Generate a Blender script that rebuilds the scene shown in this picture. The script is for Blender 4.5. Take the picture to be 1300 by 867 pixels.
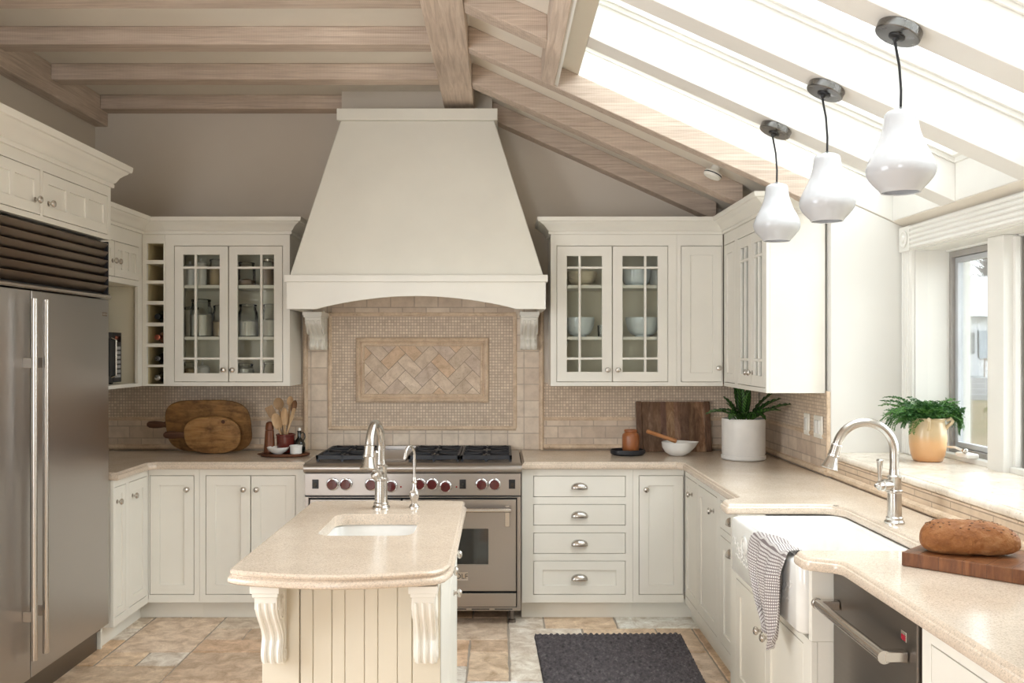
import bpy, bmesh, math, random
from math import sin, cos, pi, radians, sqrt
from mathutils import Vector, Matrix, noise

for o in list(bpy.data.objects):
    bpy.data.objects.remove(o, do_unlink=True)
SC = bpy.context.scene
COL = SC.collection
random.seed(7)

# ------------------------------------------------------------------ camera, world, light, exposure
FPX = 1181.0
cam_d = bpy.data.cameras.new('camera')
cam = bpy.data.objects.new('camera', cam_d)
COL.objects.link(cam)
cam.location = (0, 0, 1.56)
cam.rotation_euler = (radians(90), 0, 0)
cam_d.sensor_width = 36.0
cam_d.lens = 36.0 * FPX / 1300.0
cam_d.shift_x = 15.0 / 1300.0
cam_d.shift_y = 9.5 / 1300.0
cam_d.clip_start = 0.05
cam_d.clip_end = 300
SC.camera = cam

SC.view_settings.view_transform = 'Standard'
SC.view_settings.look = 'None'
SC.view_settings.gamma = 1
SC.view_settings.use_curve_mapping = False
SC.view_settings.exposure = 0.44

W = bpy.data.worlds.new('sky')
SC.world = W
W.use_nodes = True
bg = W.node_tree.nodes['Background']
bg.inputs[0].default_value = (0.91, 0.955, 1.0, 1)
bg.inputs[1].default_value = 7.0

def area(name, loc, rot, sx, sy, power, color=(1, 1, 1)):
    l = bpy.data.lights.new(name, 'AREA')
    l.shape = 'RECTANGLE'; l.size = sx; l.size_y = sy
    l.energy = power; l.color = color
    o = bpy.data.objects.new(name, l); COL.objects.link(o)
    o.location = loc; o.rotation_euler = rot
    return o
# sky portals: they add no light, they only steer sampling of the sky through each opening
def portal(name, loc, rot, sx, sy):
    o = area(name, loc, rot, sx, sy, 1.0); o.data.cycles.is_portal = True
portal('skylight_portal', (1.19, 3.42, 2.86), (0, math.atan(0.45), 0), 1.85, 2.7)
portal('bay_portal', (2.27, 3.65, 1.55), (0, radians(90), 0), 1.0, 1.9)
portal('added_rear_opening_portal', (-1.6, -3.12, 1.5), (radians(90), 0, 0), 1.4, 2.2)  # unseen opening behind the camera, added to bring sky light in
portal('added_side_opening_portal', (-2.72, 1.8, 1.65), (0, radians(-90), 0), 1.7, 1.8)  # unseen left-wall opening, added as fill for the cabinets

# ------------------------------------------------------------------ mesh helpers
def V(*a): return Vector(a)

class MB:
    def __init__(self):
        self.v = []; self.f = []; self.uv = {}; self.col = []; self.M = None
    def p(self, co, uv=None):
        co = Vector(co)
        if self.M is not None: co = self.M @ co
        self.v.append(co)
        if uv is not None: self.uv[len(self.v) - 1] = uv
        return len(self.v) - 1
    def face(self, idx, c=None):
        self.f.append(tuple(idx)); self.col.append(c)
    def box(self, x0, x1, y0, y1, z0, z1, c=None):
        i = [self.p((x, y, z)) for z in (z0, z1) for y in (y0, y1) for x in (x0, x1)]
        for q in ((0, 2, 3, 1), (4, 5, 7, 6), (0, 1, 5, 4), (2, 6, 7, 3), (0, 4, 6, 2), (1, 3, 7, 5)):
            self.face([i[k] for k in q], c)
        return self
    def hexa(self, pts, c=None):
        i = [self.p(q) for q in pts]   # order as box
        for q in ((0, 2, 3, 1), (4, 5, 7, 6), (0, 1, 5, 4), (2, 6, 7, 3), (0, 4, 6, 2), (1, 3, 7, 5)):
            self.face([i[k] for k in q], c)
        return self
    def fbox(self, F, a0, a1, n0, n1, z0, z1):
        return self.hexa([F.pt(a, n, z) for z in (z0, z1) for n in (n0, n1) for a in (a0, a1)])
    def plate(self, F, A0, A1, Z0, Z1, holes, n0, n1):
        xs = sorted(set([A0, A1] + [min(max(h[k], A0), A1) for h in holes for k in (0, 1)]))
        zs = sorted(set([Z0, Z1] + [min(max(h[k], Z0), Z1) for h in holes for k in (2, 3)]))
        nx, nz = len(xs) - 1, len(zs) - 1
        def solid(i, j):
            if i < 0 or j < 0 or i >= nx or j >= nz: return False
            cx = (xs[i] + xs[i + 1]) / 2; cz = (zs[j] + zs[j + 1]) / 2
            return not any(h[0] < cx < h[1] and h[2] < cz < h[3] for h in holes)
        vd = {}
        def g(i, j, n):
            k = (i, j, n)
            if k not in vd: vd[k] = self.p(F.pt(xs[i], n, zs[j]))
            return vd[k]
        for i in range(nx):
            for j in range(nz):
                if not solid(i, j): continue
                self.face((g(i, j, n1), g(i + 1, j, n1), g(i + 1, j + 1, n1), g(i, j + 1, n1)))
                self.face((g(i, j, n0), g(i, j + 1, n0), g(i + 1, j + 1, n0), g(i + 1, j, n0)))
                if not solid(i, j - 1): self.face((g(i, j, n0), g(i + 1, j, n0), g(i + 1, j, n1), g(i, j, n1)))
                if not solid(i, j + 1): self.face((g(i, j + 1, n1), g(i + 1, j + 1, n1), g(i + 1, j + 1, n0), g(i, j + 1, n0)))
                if not solid(i - 1, j): self.face((g(i, j, n1), g(i, j + 1, n1), g(i, j + 1, n0), g(i, j, n0)))
                if not solid(i + 1, j): self.face((g(i + 1, j, n0), g(i + 1, j + 1, n0), g(i + 1, j + 1, n1), g(i + 1, j, n1)))
        return self
    def loft(self, loops, cap0=True, cap1=True, closed=True):
        ids = [[self.p(q) for q in lp] for lp in loops]
        n = len(ids[0])
        for a, b in zip(ids[:-1], ids[1:]):
            for k in range(n if closed else n - 1):
                k2 = (k + 1) % n
                self.face((a[k], a[k2], b[k2], b[k]))
        if cap0: self.face(ids[0][::-1])
        if cap1: self.face(ids[-1])
        return self
    def lathe(self, prof, c=(0, 0, 0), seg=28, axis='z', cap0=True, cap1=True, sy=1.0):
        c = Vector(c)
        loops = []
        for r, h in prof:
            lp = []
            for k in range(seg):
                a = 2 * pi * k / seg
                if axis == 'z': q = V(r * cos(a), r * sin(a) * sy, h)
                elif axis == 'y': q = V(r * cos(a), h, -r * sin(a))
                elif axis == '-y': q = V(r * cos(a), -h, r * sin(a))
                elif axis == 'x': q = V(h, r * cos(a), r * sin(a))
                else: q = V(-h, r * cos(a), -r * sin(a))
                lp.append(c + q)
            loops.append(lp)
        return self.loft(loops, cap0, cap1)
    def tube(self, pts, r, seg=12, caps=True):
        pts = [Vector(q) for q in pts]
        rs = r if isinstance(r, (list, tuple)) else [r] * len(pts)
        t0 = (pts[1] - pts[0]).normalized()
        up = V(0, 0, 1) if abs(t0.z) < 0.9 else V(1, 0, 0)
        nrm = (up - t0 * up.dot(t0)).normalized()
        loops = []
        for k, q in enumerate(pts):
            if k == 0: t = t0
            elif k == len(pts) - 1: t = (pts[k] - pts[k - 1]).normalized()
            else: t = (pts[k + 1] - pts[k - 1]).normalized()
            nrm = (nrm - t * nrm.dot(t)).normalized()
            b = t.cross(nrm)
            loops.append([q + (nrm * cos(2 * pi * j / seg) + b * sin(2 * pi * j / seg)) * rs[k] for j in range(seg)])
        return self.loft(loops, caps, caps)
    def prism(self, poly, f0, f1):
        """poly list of 2d, f0/f1 map 2d -> 3d (two ends)"""
        return self.loft([[f0(q) for q in poly], [f1(q) for q in poly]])
    def ball(self, c, rx, ry, rz, seg=16, rings=8):
        prof = []
        loops = []
        c = Vector(c)
        for i in range(1, rings):
            t = pi * i / rings
            loops.append([c + V(rx * sin(t) * cos(2 * pi * j / seg), ry * sin(t) * sin(2 * pi * j / seg), -rz * cos(t)) for j in range(seg)])
        return self.loft(loops)
    def build(self, name, mat, parent=None, bevel=0, seg=2, angle=35, smooth=True, loc=None, subsurf=0, label=None, kind=None):
        me = bpy.data.meshes.new(name)
        if parent is not None: off = Vector(parent['_o'])
        elif loc is not None: off = Vector(loc)
        else: off = V(0, 0, 0)
        me.from_pydata([tuple(q - off) for q in self.v], [], self.f)
        if self.uv:
            ul = me.uv_layers.new(name='UVMap')
            for lp in me.loops:
                ul.data[lp.index].uv = self.uv.get(lp.vertex_index, (0, 0))
        if any(c is not None for c in self.col):
            at = me.attributes.new('tint', 'FLOAT_COLOR', 'FACE')
            for i, c in enumerate(self.col):
                at.data[i].color = (c[0], c[1], c[2], 1) if c else (1, 1, 1, 1)
        me.materials.append(mat)
        bm = bmesh.new(); bm.from_mesh(me)
        bmesh.ops.recalc_face_normals(bm, faces=bm.faces)
        bm.to_mesh(me); bm.free()
        if smooth:
            me.shade_smooth()
            me.set_sharp_from_angle(angle=radians(angle))
        o = bpy.data.objects.new(name, me); COL.objects.link(o)
        o['_o'] = tuple(off)
        if parent is not None: o.parent = parent
        else: o.location = off
        if bevel:
            m = o.modifiers.new('bevel', 'BEVEL'); m.width = bevel; m.segments = seg
            m.limit_method = 'ANGLE'; m.angle_limit = radians(40); m.harden_normals = smooth
            m.use_clamp_overlap = True
        if subsurf:
            m = o.modifiers.new('sub', 'SUBSURF'); m.levels = subsurf; m.render_levels = subsurf
        if label: o['label'] = label
        if kind: o['kind'] = kind
        return o

class Fr:
    def __init__(s, O, U, N): s.O, s.U, s.N = Vector(O), Vector(U), Vector(N)
    def pt(s, a, n, z): return s.O + s.U * a + s.N * n + V(0, 0, z)

def thing(name, label, cat, loc, group=None):
    o = bpy.data.objects.new(name, None); COL.objects.link(o)
    o.empty_display_size = 0.05
    o.location = loc; o['_o'] = tuple(loc)
    o['label'] = label; o['category'] = cat
    if group: o['group'] = group
    return o
def tag(o, label, cat, group=None):
    o['label'] = label; o['category'] = cat
    if group: o['group'] = group
    return o
def struct(o):
    o['kind'] = 'structure'; return o
def copy_tree(o, parent=None):
    c = o.copy(); COL.objects.link(c)
    if parent is not None: c.parent = parent
    for ch in list(o.children): copy_tree(ch, c)
    return c

def rrect(cx, cy, w, h, r, z, n=6):
    out = []
    for (sx, sy, a0) in ((1, 1, 0), (-1, 1, 90), (-1, -1, 180), (1, -1, 270)):
        for k in range(n + 1):
            a = radians(a0 + 90 * k / n)
            out.append(V(cx + sx * (w / 2 - r) + r * cos(a), cy + sy * (h / 2 - r) + r * sin(a), z))
    return out
def offset_path(pts, d, closed):
    """positive d = to the right of travel direction"""
    n = len(pts); out = []
    for i in range(n):
        P = Vector(pts[i][:2]).to_2d() if False else Vector((pts[i][0], pts[i][1]))
        def nr(a, b):
            t = (Vector((b[0], b[1])) - Vector((a[0], a[1]))).normalized()
            return Vector((t.y, -t.x))
        if closed or (0 < i < n - 1):
            n1 = nr(pts[i - 1], pts[i]); n2 = nr(pts[i], pts[(i + 1) % n])
            m = (n1 + n2)
            if m.length < 1e-6: m = n1
            m.normalize()
            out.append(P + m * (d / max(0.35, m.dot(n1))))
        elif i == 0: out.append(P + nr(pts[0], pts[1]) * d)
        else: out.append(P + nr(pts[-2], pts[-1]) * d)
    return out
def sweep(mb, path, prof, drop0=0, drop1=0):
    """prof: closed list of (out, z); path open 2d polyline, out to the right of travel; dropped ends only set the mitre"""
    cols = [offset_path(path, o_, False) for o_, z in prof]
    loops = []
    for i in range(drop0, len(path) - drop1):
        loops.append([V(cols[k][i].x, cols[k][i].y, prof[k][1]) for k in range(len(prof))])
    mb.loft(loops)
    return mb
def slab(mb, outline, prof, holes=()):
    """outline clockwise seen from above?  prof list of (inset, z) bottom to top; holes list of loops"""
    area2 = sum(outline[i - 1][0] * outline[i][1] - outline[i][0] * outline[i - 1][1] for i in range(len(outline)))
    if area2 < 0: outline = outline[::-1]          # ccw: right of travel is outward
    loops = []
    for ins, z in prof:
        loops.append([V(q.x, q.y, z) for q in offset_path(outline, -ins, True)])
    mb.loft(loops, cap0=False, cap1=False)
    zb, zt = prof[0][1], prof[-1][1]
    for lp, z in ((loops[0], zb), (loops[-1], zt)):
        bm = bmesh.new()
        es = []
        def ring(pp):
            vs = [bm.verts.new((q[0], q[1], z)) for q in pp]
            for i in range(len(vs)): es.append(bm.edges.new((vs[i - 1], vs[i])))
        ring(lp)
        for h in holes: ring(h)
        bmesh.ops.triangle_fill(bm, use_beauty=True, use_dissolve=False, edges=es)
        bm.verts.index_update()
        ids = [mb.p(v.co) for v in bm.verts]
        for f in bm.faces: mb.face([ids[v.index] for v in f.verts])
        bm.free()
    for h in holes:
        mb.loft([[V(q[0], q[1], zb) for q in h], [V(q[0], q[1], zt) for q in h]], False, False)
    return mb
def weld(mb, eps=1e-5):
    """merge coincident vertices of a MB"""
    d = {}; m = {}
    nv = []
    for i, q in enumerate(mb.v):
        k = (round(q.x / eps / 10), round(q.y / eps / 10), round(q.z / eps / 10))
        if k not in d: d[k] = len(nv); nv.append(q)
        m[i] = d[k]
    nf, nc = [], []
    for f, c in zip(mb.f, mb.col):
        g = []
        for i in f:
            if m[i] not in g: g.append(m[i])
        if len(g) > 2: nf.append(tuple(g)); nc.append(c)
    mb.v, mb.f, mb.col = nv, nf, nc
    return mb

# ------------------------------------------------------------------ materials
def newmat(name):
    m = bpy.data.materials.new(name); m.use_nodes = True
    nt = m.node_tree
    return m, nt, nt.nodes['Principled BSDF']
def setp(b, **k):
    names = {'rough': 'Roughness', 'metal': 'Metallic', 'spec': 'Specular IOR Level', 'coat': 'Coat Weight', 'trans': 'Transmission Weight', 'ior': 'IOR', 'sss': 'Subsurface Weight', 'coatr': 'Coat Roughness', 'sheen': 'Sheen Weight'}
    for a, v in k.items(): b.inputs[names[a]].default_value = v
def nd(nt, t, **k):
    n = nt.nodes.new(t)
    for a, v in k.items():
        if hasattr(n, a) and not isinstance(v, tuple) and a not in n.inputs: setattr(n, a, v)
        else: n.inputs[a].default_value = v
    return n
def lk(nt, a, ao, b, bi): nt.links.new(a.outputs[ao], b.inputs[bi])
def coords(nt, mode='Object', scale=(1, 1, 1), rot=(0, 0, 0)):
    tc = nt.nodes.new('ShaderNodeTexCoord'); mp = nt.nodes.new('ShaderNodeMapping')
    mp.inputs['Scale'].default_value = scale; mp.inputs['Rotation'].default_value = rot
    lk(nt, tc, mode, mp, 'Vector'); return mp
def ramp(nt, stops):
    r = nt.nodes.new('ShaderNodeValToRGB')
    el = r.color_ramp.elements
    while len(el) < len(stops): el.new(0.5)
    for e, (p_, c) in zip(el, stops): e.position = p_; e.color = (c[0], c[1], c[2], 1)
    return r
def mul(nt, sa, sb, fac=1.0, bt='MULTIPLY'):
    m = nt.nodes.new('ShaderNodeMix'); m.data_type = 'RGBA'; m.blend_type = bt
    m.inputs[0].default_value = fac
    for s, v in ((m.inputs[6], sa), (m.inputs[7], sb)):
        if isinstance(v, tuple): s.default_value = (v[0], v[1], v[2], 1)
        else: nt.links.new(v, s)
    return m.outputs[2]
def bump(nt, b, src, so, strength=0.2, dist=0.01):
    bp = nt.nodes.new('ShaderNodeBump'); bp.inputs['Strength'].default_value = strength; bp.inputs['Distance'].default_value = dist
    nt.links.new(src.outputs[so], bp.inputs['Height']); nt.links.new(bp.outputs['Normal'], b.inputs['Normal'])

def paint(name, c, rough=0.45, var=0.03, bmp=0.03, spec=0.4):
    m, nt, b = newmat(name); setp(b, rough=rough, spec=spec)
    mp = coords(nt)
    n = nd(nt, 'ShaderNodeTexNoise', Scale=3.0, Detail=4.0); lk(nt, mp, 0, n, 'Vector')
    r = ramp(nt, [(0.3, [x * (1 - var) for x in c]), (0.7, [min(1, x * (1 + var)) for x in c])])
    lk(nt, n, 'Fac', r, 'Fac'); lk(nt, r, 'Color', b, 'Base Color')
    n2 = nd(nt, 'ShaderNodeTexNoise', Scale=120.0, Detail=2.0); lk(nt, mp, 0, n2, 'Vector')
    bump(nt, b, n2, 'Fac', bmp, 0.003)
    return m
def plain(name, c, rough=0.5, metal=0.0, **k):
    m, nt, b = newmat(name); setp(b, rough=rough, metal=metal, **k)
    mp = coords(nt)
    n = nd(nt, 'ShaderNodeTexNoise', Scale=9.0, Detail=3.0); lk(nt, mp, 0, n, 'Vector')
    r = ramp(nt, [(0.3, [x * 0.94 for x in c]), (0.7, [min(1, x * 1.05) for x in c])])
    lk(nt, n, 'Fac', r, 'Fac'); lk(nt, r, 'Color', b, 'Base Color')
    return m
def wood(name, axis, c0, c1, c2, rough=0.6, stretch=14, scale=1.0, kerf=0.0, bmp=0.25, blotch=0.0, tint=False, bscale=2.4):
    """grain runs along axis 'x','y' or 'z'"""
    m, nt, b = newmat(name); setp(b, rough=rough, spec=0.3)
    s = [stretch * scale] * 3; s['xyz'.index(axis)] = 1.0 * scale
    mp = coords(nt, scale=tuple(s))
    n = nd(nt, 'ShaderNodeTexNoise', Scale=2.2, Detail=8.0, Roughness=0.62, Distortion=0.9); lk(nt, mp, 0, n, 'Vector')
    r = ramp(nt, [(0.28, c0), (0.5, c1), (0.74, c2)]); lk(nt, n, 'Fac', r, 'Fac')
    mp2 = coords(nt)
    n2 = nd(nt, 'ShaderNodeTexNoise', Scale=2.4, Detail=3.0); lk(nt, mp2, 0, n2, 'Vector')
    r2 = ramp(nt, [(0.3, (0.82, 0.80, 0.78)), (0.7, (1.12, 1.1, 1.08))]); lk(nt, n2, 'Fac', r2, 'Fac')
    out = mul(nt, r.outputs['Color'], r2.outputs['Color'], 0.8)
    if kerf:
        wv = nd(nt, 'ShaderNodeTexWave', Scale=55.0, Distortion=1.2, Detail=2.0); wv.bands_direction = axis.upper()
        lk(nt, mp2, 0, wv, 'Vector')
        r3 = ramp(nt, [(0.25, (0.86, 0.85, 0.84)), (0.6, (1.03, 1.03, 1.03))]); lk(nt, wv, 'Fac', r3, 'Fac')
        out = mul(nt, out, r3.outputs['Color'], kerf)
    if blotch:
        n4 = nd(nt, 'ShaderNodeTexNoise', Scale=9.0, Detail=7.0, Roughness=0.7); lk(nt, mp2, 0, n4, 'Vector')
        r4 = ramp(nt, [(0.32, (0.30, 0.26, 0.22)), (0.52, (1.0, 1.0, 1.0)), (0.75, (1.18, 1.12, 1.0))]); lk(nt, n4, 'Fac', r4, 'Fac')
        out = mul(nt, out, r4.outputs['Color'], blotch)
    if tint:
        at = nt.nodes.new('ShaderNodeAttribute'); at.attribute_name = 'tint'; out = mul(nt, out, at.outputs['Color'], 1.0)
    nt.links.new(out, b.inputs['Base Color'])
    bump(nt, b, n, 'Fac', bmp, 0.006)
    return m

def metal(name, c, rough=0.3, axis='x', var=0.08, brushed=True):
    m, nt, b = newmat(name); setp(b, rough=rough, metal=1.0)
    b.inputs['Base Color'].default_value = (*c, 1)
    if brushed:
        s = [70, 70, 70]; s['xyz'.index(axis)] = 0.6; var = min(var, 0.035)
        mp = coords(nt, scale=tuple(s))
        n = nd(nt, 'ShaderNodeTexNoise', Scale=1.5, Detail=4.0); lk(nt, mp, 0, n, 'Vector')
        r = nd(nt, 'ShaderNodeMapRange'); r.inputs['To Min'].default_value = max(0.02, rough - var); r.inputs['To Max'].default_value = rough + var
        lk(nt, n, 'Fac', r, 'Value'); lk(nt, r, 'Result', b, 'Roughness')
    else:
        mp = coords(nt); n = nd(nt, 'ShaderNodeTexNoise', Scale=25.0, Detail=3.0); lk(nt, mp, 0, n, 'Vector')
        r = nd(nt, 'ShaderNodeMapRange'); r.inputs['To Min'].default_value = max(0.02, rough - 0.05); r.inputs['To Max'].default_value = rough + 0.06
        lk(nt, n, 'Fac', r, 'Value'); lk(nt, r, 'Result', b, 'Roughness')
    return m
def glassmat(name, tint=(0.97, 0.99, 0.98), gloss=1.0):
    m = bpy.data.materials.new(name); m.use_nodes = True; nt = m.node_tree
    nt.nodes.clear()
    out = nt.nodes.new('ShaderNodeOutputMaterial'); tr = nt.nodes.new('ShaderNodeBsdfTransparent'); gl = nt.nodes.new('ShaderNodeBsdfGlossy')
    tr.inputs[0].default_value = (*tint, 1); gl.inputs['Roughness'].default_value = 0.02
    fr = nt.nodes.new('ShaderNodeFresnel'); fr.inputs[0].default_value = 1.45
    mu = nt.nodes.new('ShaderNodeMath'); mu.operation = 'MULTIPLY'; mu.inputs[1].default_value = gloss
    ms = nt.nodes.new('ShaderNodeMixShader')
    lk(nt, fr, 0, mu, 0); lk(nt, mu, 0, ms, 0); lk(nt, tr, 0, ms, 1); lk(nt, gl, 0, ms, 2); lk(nt, ms, 0, out, 0)
    return m
def uvwall(nt):
    """(x+y, z, 0) in object space: runs along either wall"""
    tc = nt.nodes.new('ShaderNodeTexCoord'); sp = nt.nodes.new('ShaderNodeSeparateXYZ'); cb = nt.nodes.new('ShaderNodeCombineXYZ')
    ad = nt.nodes.new('ShaderNodeMath'); ad.operation = 'ADD'
    lk(nt, tc, 'Object', sp, 0); lk(nt, sp, 'X', ad, 0); lk(nt, sp, 'Y', ad, 1); lk(nt, ad, 0, cb, 'X'); lk(nt, sp, 'Z', cb, 'Y')
    return tc, cb
def brickmat(name, bw, rh, mortar, c1, c2, cm, offset=0.5, rough=0.55, var=0.5, bmp=0.4):
    m, nt, b = newmat(name); setp(b, rough=rough, spec=0.3)
    tc, cb = uvwall(nt)
    br = nt.nodes.new('ShaderNodeTexBrick'); br.offset = offset; br.squash = 1.0
    for k, v in (('Scale', 1.0), ('Mortar Size', mortar), ('Mortar Smooth', 0.3), ('Bias', 0.0), ('Brick Width', bw), ('Row Height', rh)):
        br.inputs[k].default_value = v
    br.inputs['Color1'].default_value = (*c1, 1); br.inputs['Color2'].default_value = (*c2, 1); br.inputs['Mortar'].default_value = (*cm, 1)
    lk(nt, cb, 0, br, 'Vector')
    n = nd(nt, 'ShaderNodeTexNoise', Scale=14.0, Detail=8.0, Roughness=0.65); lk(nt, tc, 'Object', n, 'Vector')
    r = ramp(nt, [(0.3, (0.72, 0.69, 0.66)), (0.62, (1.12, 1.12, 1.12))]); lk(nt, n, 'Fac', r, 'Fac')
    mx = nt.nodes.new('ShaderNodeMix'); mx.data_type = 'RGBA'; mx.blend_type = 'MULTIPLY'
    mx.inputs[0].default_value = var
    nt.links.new(br.outputs['Color'], mx.inputs[6]); nt.links.new(r.outputs['Color'], mx.inputs[7])
    nt.links.new(mx.outputs[2], b.inputs['Base Color'])
    inv = nt.nodes.new('ShaderNodeMath'); inv.operation = 'SUBTRACT'; inv.inputs[0].default_value = 1.0
    lk(nt, br, 'Fac', inv, 1)
    bump(nt, b, inv, 0, bmp, 0.003)
    return m
def stonetint(name, base, rough=0.5, scale=9.0, contrast=0.35, use_tint=True, bmp=0.25):
    """travertine: face tint attribute times veined noise, small pits"""
    m, nt, b = newmat(name); setp(b, rough=rough, spec=0.35)
    tc = nt.nodes.new('ShaderNodeTexCoord')
    n = nd(nt, 'ShaderNodeTexNoise', Scale=scale, Detail=9.0, Roughness=0.68, Distortion=0.6); lk(nt, tc, 'Object', n, 'Vector')
    lo = tuple(1 - contrast * k for k in (0.8, 1.0, 1.2)); hi = tuple(1 + contrast * 0.35 for _ in range(3))
    r = ramp(nt, [(0.28, lo), (0.66, hi)]); lk(nt, n, 'Fac', r, 'Fac')
    mx = nt.nodes.new('ShaderNodeMix'); mx.data_type = 'RGBA'; mx.blend_type = 'MULTIPLY'; mx.inputs[0].default_value = 1.0
    if use_tint:
        at = nt.nodes.new('ShaderNodeAttribute'); at.attribute_name = 'tint'; nt.links.new(at.outputs['Color'], mx.inputs[6])
    else: mx.inputs[6].default_value = (*base, 1)
    nt.links.new(r.outputs['Color'], mx.inputs[7])
    n2 = nd(nt, 'ShaderNodeTexNoise', Scale=scale * 9, Detail=4.0, Roughness=0.6); lk(nt, tc, 'Object', n2, 'Vector')
    r2 = ramp(nt, [(0.30, (0.62, 0.55, 0.5)), (0.42, (1, 1, 1))]); lk(nt, n2, 'Fac', r2, 'Fac')
    mx2 = nt.nodes.new('ShaderNodeMix'); mx2.data_type = 'RGBA'; mx2.blend_type = 'MULTIPLY'; mx2.inputs[0].default_value = 0.8
    nt.links.new(mx.outputs[2], mx2.inputs[6]); nt.links.new(r2.outputs['Color'], mx2.inputs[7])
    nt.links.new(mx2.outputs[2], b.inputs['Base Color'])
    bump(nt, b, n2, 'Fac', bmp, 0.004)
    return m
def granite(name, base):
    m, nt, b = newmat(name); setp(b, rough=0.16, spec=0.5)
    tc = nt.nodes.new('ShaderNodeTexCoord')
    v = nd(nt, 'ShaderNodeTexVoronoi', Scale=330.0); lk(nt, tc, 'Object', v, 'Vector')
    r = ramp(nt, [(0.0, [c * 0.74 for c in base]), (0.2, [c * 0.93 for c in base]), (0.6, base), (1.0, [min(1, c * 1.12) for c in base])])
    sp = nt.nodes.new('ShaderNodeSeparateColor'); lk(nt, v, 'Color', sp, 0); lk(nt, sp, 0, r, 'Fac')
    n = nd(nt, 'ShaderNodeTexNoise', Scale=6.0, Detail=3.0); lk(nt, tc, 'Object', n, 'Vector')
    r2 = ramp(nt, [(0.3, (0.93, 0.92, 0.90)), (0.7, (1.04, 1.04, 1.04))]); lk(nt, n, 'Fac', r2, 'Fac')
    mx = nt.nodes.new('ShaderNodeMix'); mx.data_type = 'RGBA'; mx.blend_type = 'MULTIPLY'; mx.inputs[0].default_value = 1.0
    nt.links.new(r.outputs['Color'], mx.inputs[6]); nt.links.new(r2.outputs['Color'], mx.inputs[7]); nt.links.new(mx.outputs[2], b.inputs['Base Color'])
    return m

CREAM = (0.86, 0.83, 0.755)
M = {}
M['cream'] = paint('cream_cabinet_paint', CREAM, 0.38)
M['island'] = paint('shade_tinted_island_cream', (0.75, 0.685, 0.56), 0.42)  # darker cream for the island's near end: its shade is put into the colour
M['cream_in'] = paint('cream_cabinet_interior', (0.82, 0.765, 0.62), 0.5)
M['plaster'] = paint('cream_hood_plaster', (0.86, 0.83, 0.74), 0.6, 0.03, 0.15)
M['greige'] = paint('greige_wall_paint', (0.68, 0.61, 0.525), 0.8, 0.02, 0.05, 0.2)
M['white_wall'] = paint('warm_white_wall_paint', (0.80, 0.78, 0.735), 0.7, 0.02, 0.05, 0.2)
M['ceil'] = paint('cream_ceiling_paint', (0.80, 0.735, 0.64), 0.8, 0.02, 0.05, 0.2)
M['trim'] = paint('cream_trim_paint', (0.82, 0.80, 0.75), 0.4)
M['ceil_raf'] = paint('skylight_rafter_paint', (0.82, 0.79, 0.74), 0.6)
M['beam_x'] = wood('limed_oak_crosswise', 'x', (0.44, 0.35, 0.285), (0.60, 0.49, 0.405), (0.74, 0.64, 0.55), 0.8, 26, 1.3, 0.8)
M['beam_y'] = wood('limed_oak_lengthwise', 'y', (0.47, 0.375, 0.305), (0.63, 0.52, 0.43), (0.77, 0.67, 0.58), 0.8, 20, 1.2, 0.4)
M['stone'] = brickmat('tumbled_travertine_brick', 0.152, 0.076, 0.004, (0.74, 0.62, 0.50), (0.62, 0.50, 0.395), (0.52, 0.42, 0.335))
M['stone_v'] = brickmat('tumbled_travertine_stacked', 0.105, 0.105, 0.004, (0.80, 0.69, 0.57), (0.70, 0.58, 0.47), (0.57, 0.47, 0.38), 0.0)
M['mosaic'] = brickmat('travertine_mosaic', 0.0185, 0.0185, 0.0028, (0.84, 0.71, 0.57), (0.66, 0.53, 0.415), (0.52, 0.41, 0.315), 0.0, 0.5, 0.35, 0.6)
M['liner'] = stonetint('travertine_liner', (0.74, 0.59, 0.44), 0.45, 12, 0.3, False)
M['strip'] = brickmat('travertine_thin_strips', 0.30, 0.027, 0.003, (0.74, 0.59, 0.44), (0.64, 0.50, 0.365), (0.40, 0.30, 0.22), 0.5)
M['herring'] = stonetint('herringbone_travertine', (0.6, 0.5, 0.4), 0.5, 14, 0.35)
M['floor'] = stonetint('travertine_floor_stone', (0.6, 0.5, 0.4), 0.45, 11, 0.55, True, 0.35)
M['ledge'] = stonetint('travertine_sill', (0.86, 0.79, 0.69), 0.25, 5, 0.3, False, 0.15)
M['counter'] = granite('speckled_beige_quartz', (0.69, 0.575, 0.465))
M['steel'] = metal('brushed_steel', (0.43, 0.40, 0.375), 0.34, 'x')
M['steel_y'] = metal('brushed_steel_fridge', (0.50, 0.485, 0.475), 0.30, 'y')
M['steel_dark'] = metal('dark_stainless', (0.20, 0.18, 0.165), 0.30, 'y')
M['louver'] = metal('bronze_tinted_louver_steel', (0.32, 0.26, 0.215), 0.33, 'y')
M['nickel'] = metal('brushed_nickel', (0.58, 0.55, 0.51), 0.24, 'z', 0.05, False)
M['chrome'] = metal('polished_steel', (0.75, 0.75, 0.76), 0.10, 'z', 0.03, False)
M['pewter'] = metal('dark_pewter', (0.20, 0.19, 0.18), 0.28, 'z', 0.05, False)
M['black'] = plain('matte_black', (0.012, 0.012, 0.014), 0.4)
M['iron'] = plain('cast_iron', (0.018, 0.02, 0.026), 0.45)
M['ovenglass'] = plain('dark_oven_glass', (0.02, 0.021, 0.02), 0.06, 0.0, spec=0.8)
M['red_knob'] = plain('oxblood_red_knob', (0.09, 0.006, 0.008), 0.14, 0.0, coat=0.8)
M['porcelain'] = plain('white_fireclay', (0.88, 0.87, 0.84), 0.12, 0.0, coat=0.6)
M['white_glaze'] = plain('white_glazed_stoneware', (0.86, 0.85, 0.82), 0.25)
M['blue_white'] = plain('pale_blue_white_china', (0.72, 0.78, 0.80), 0.2)
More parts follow.
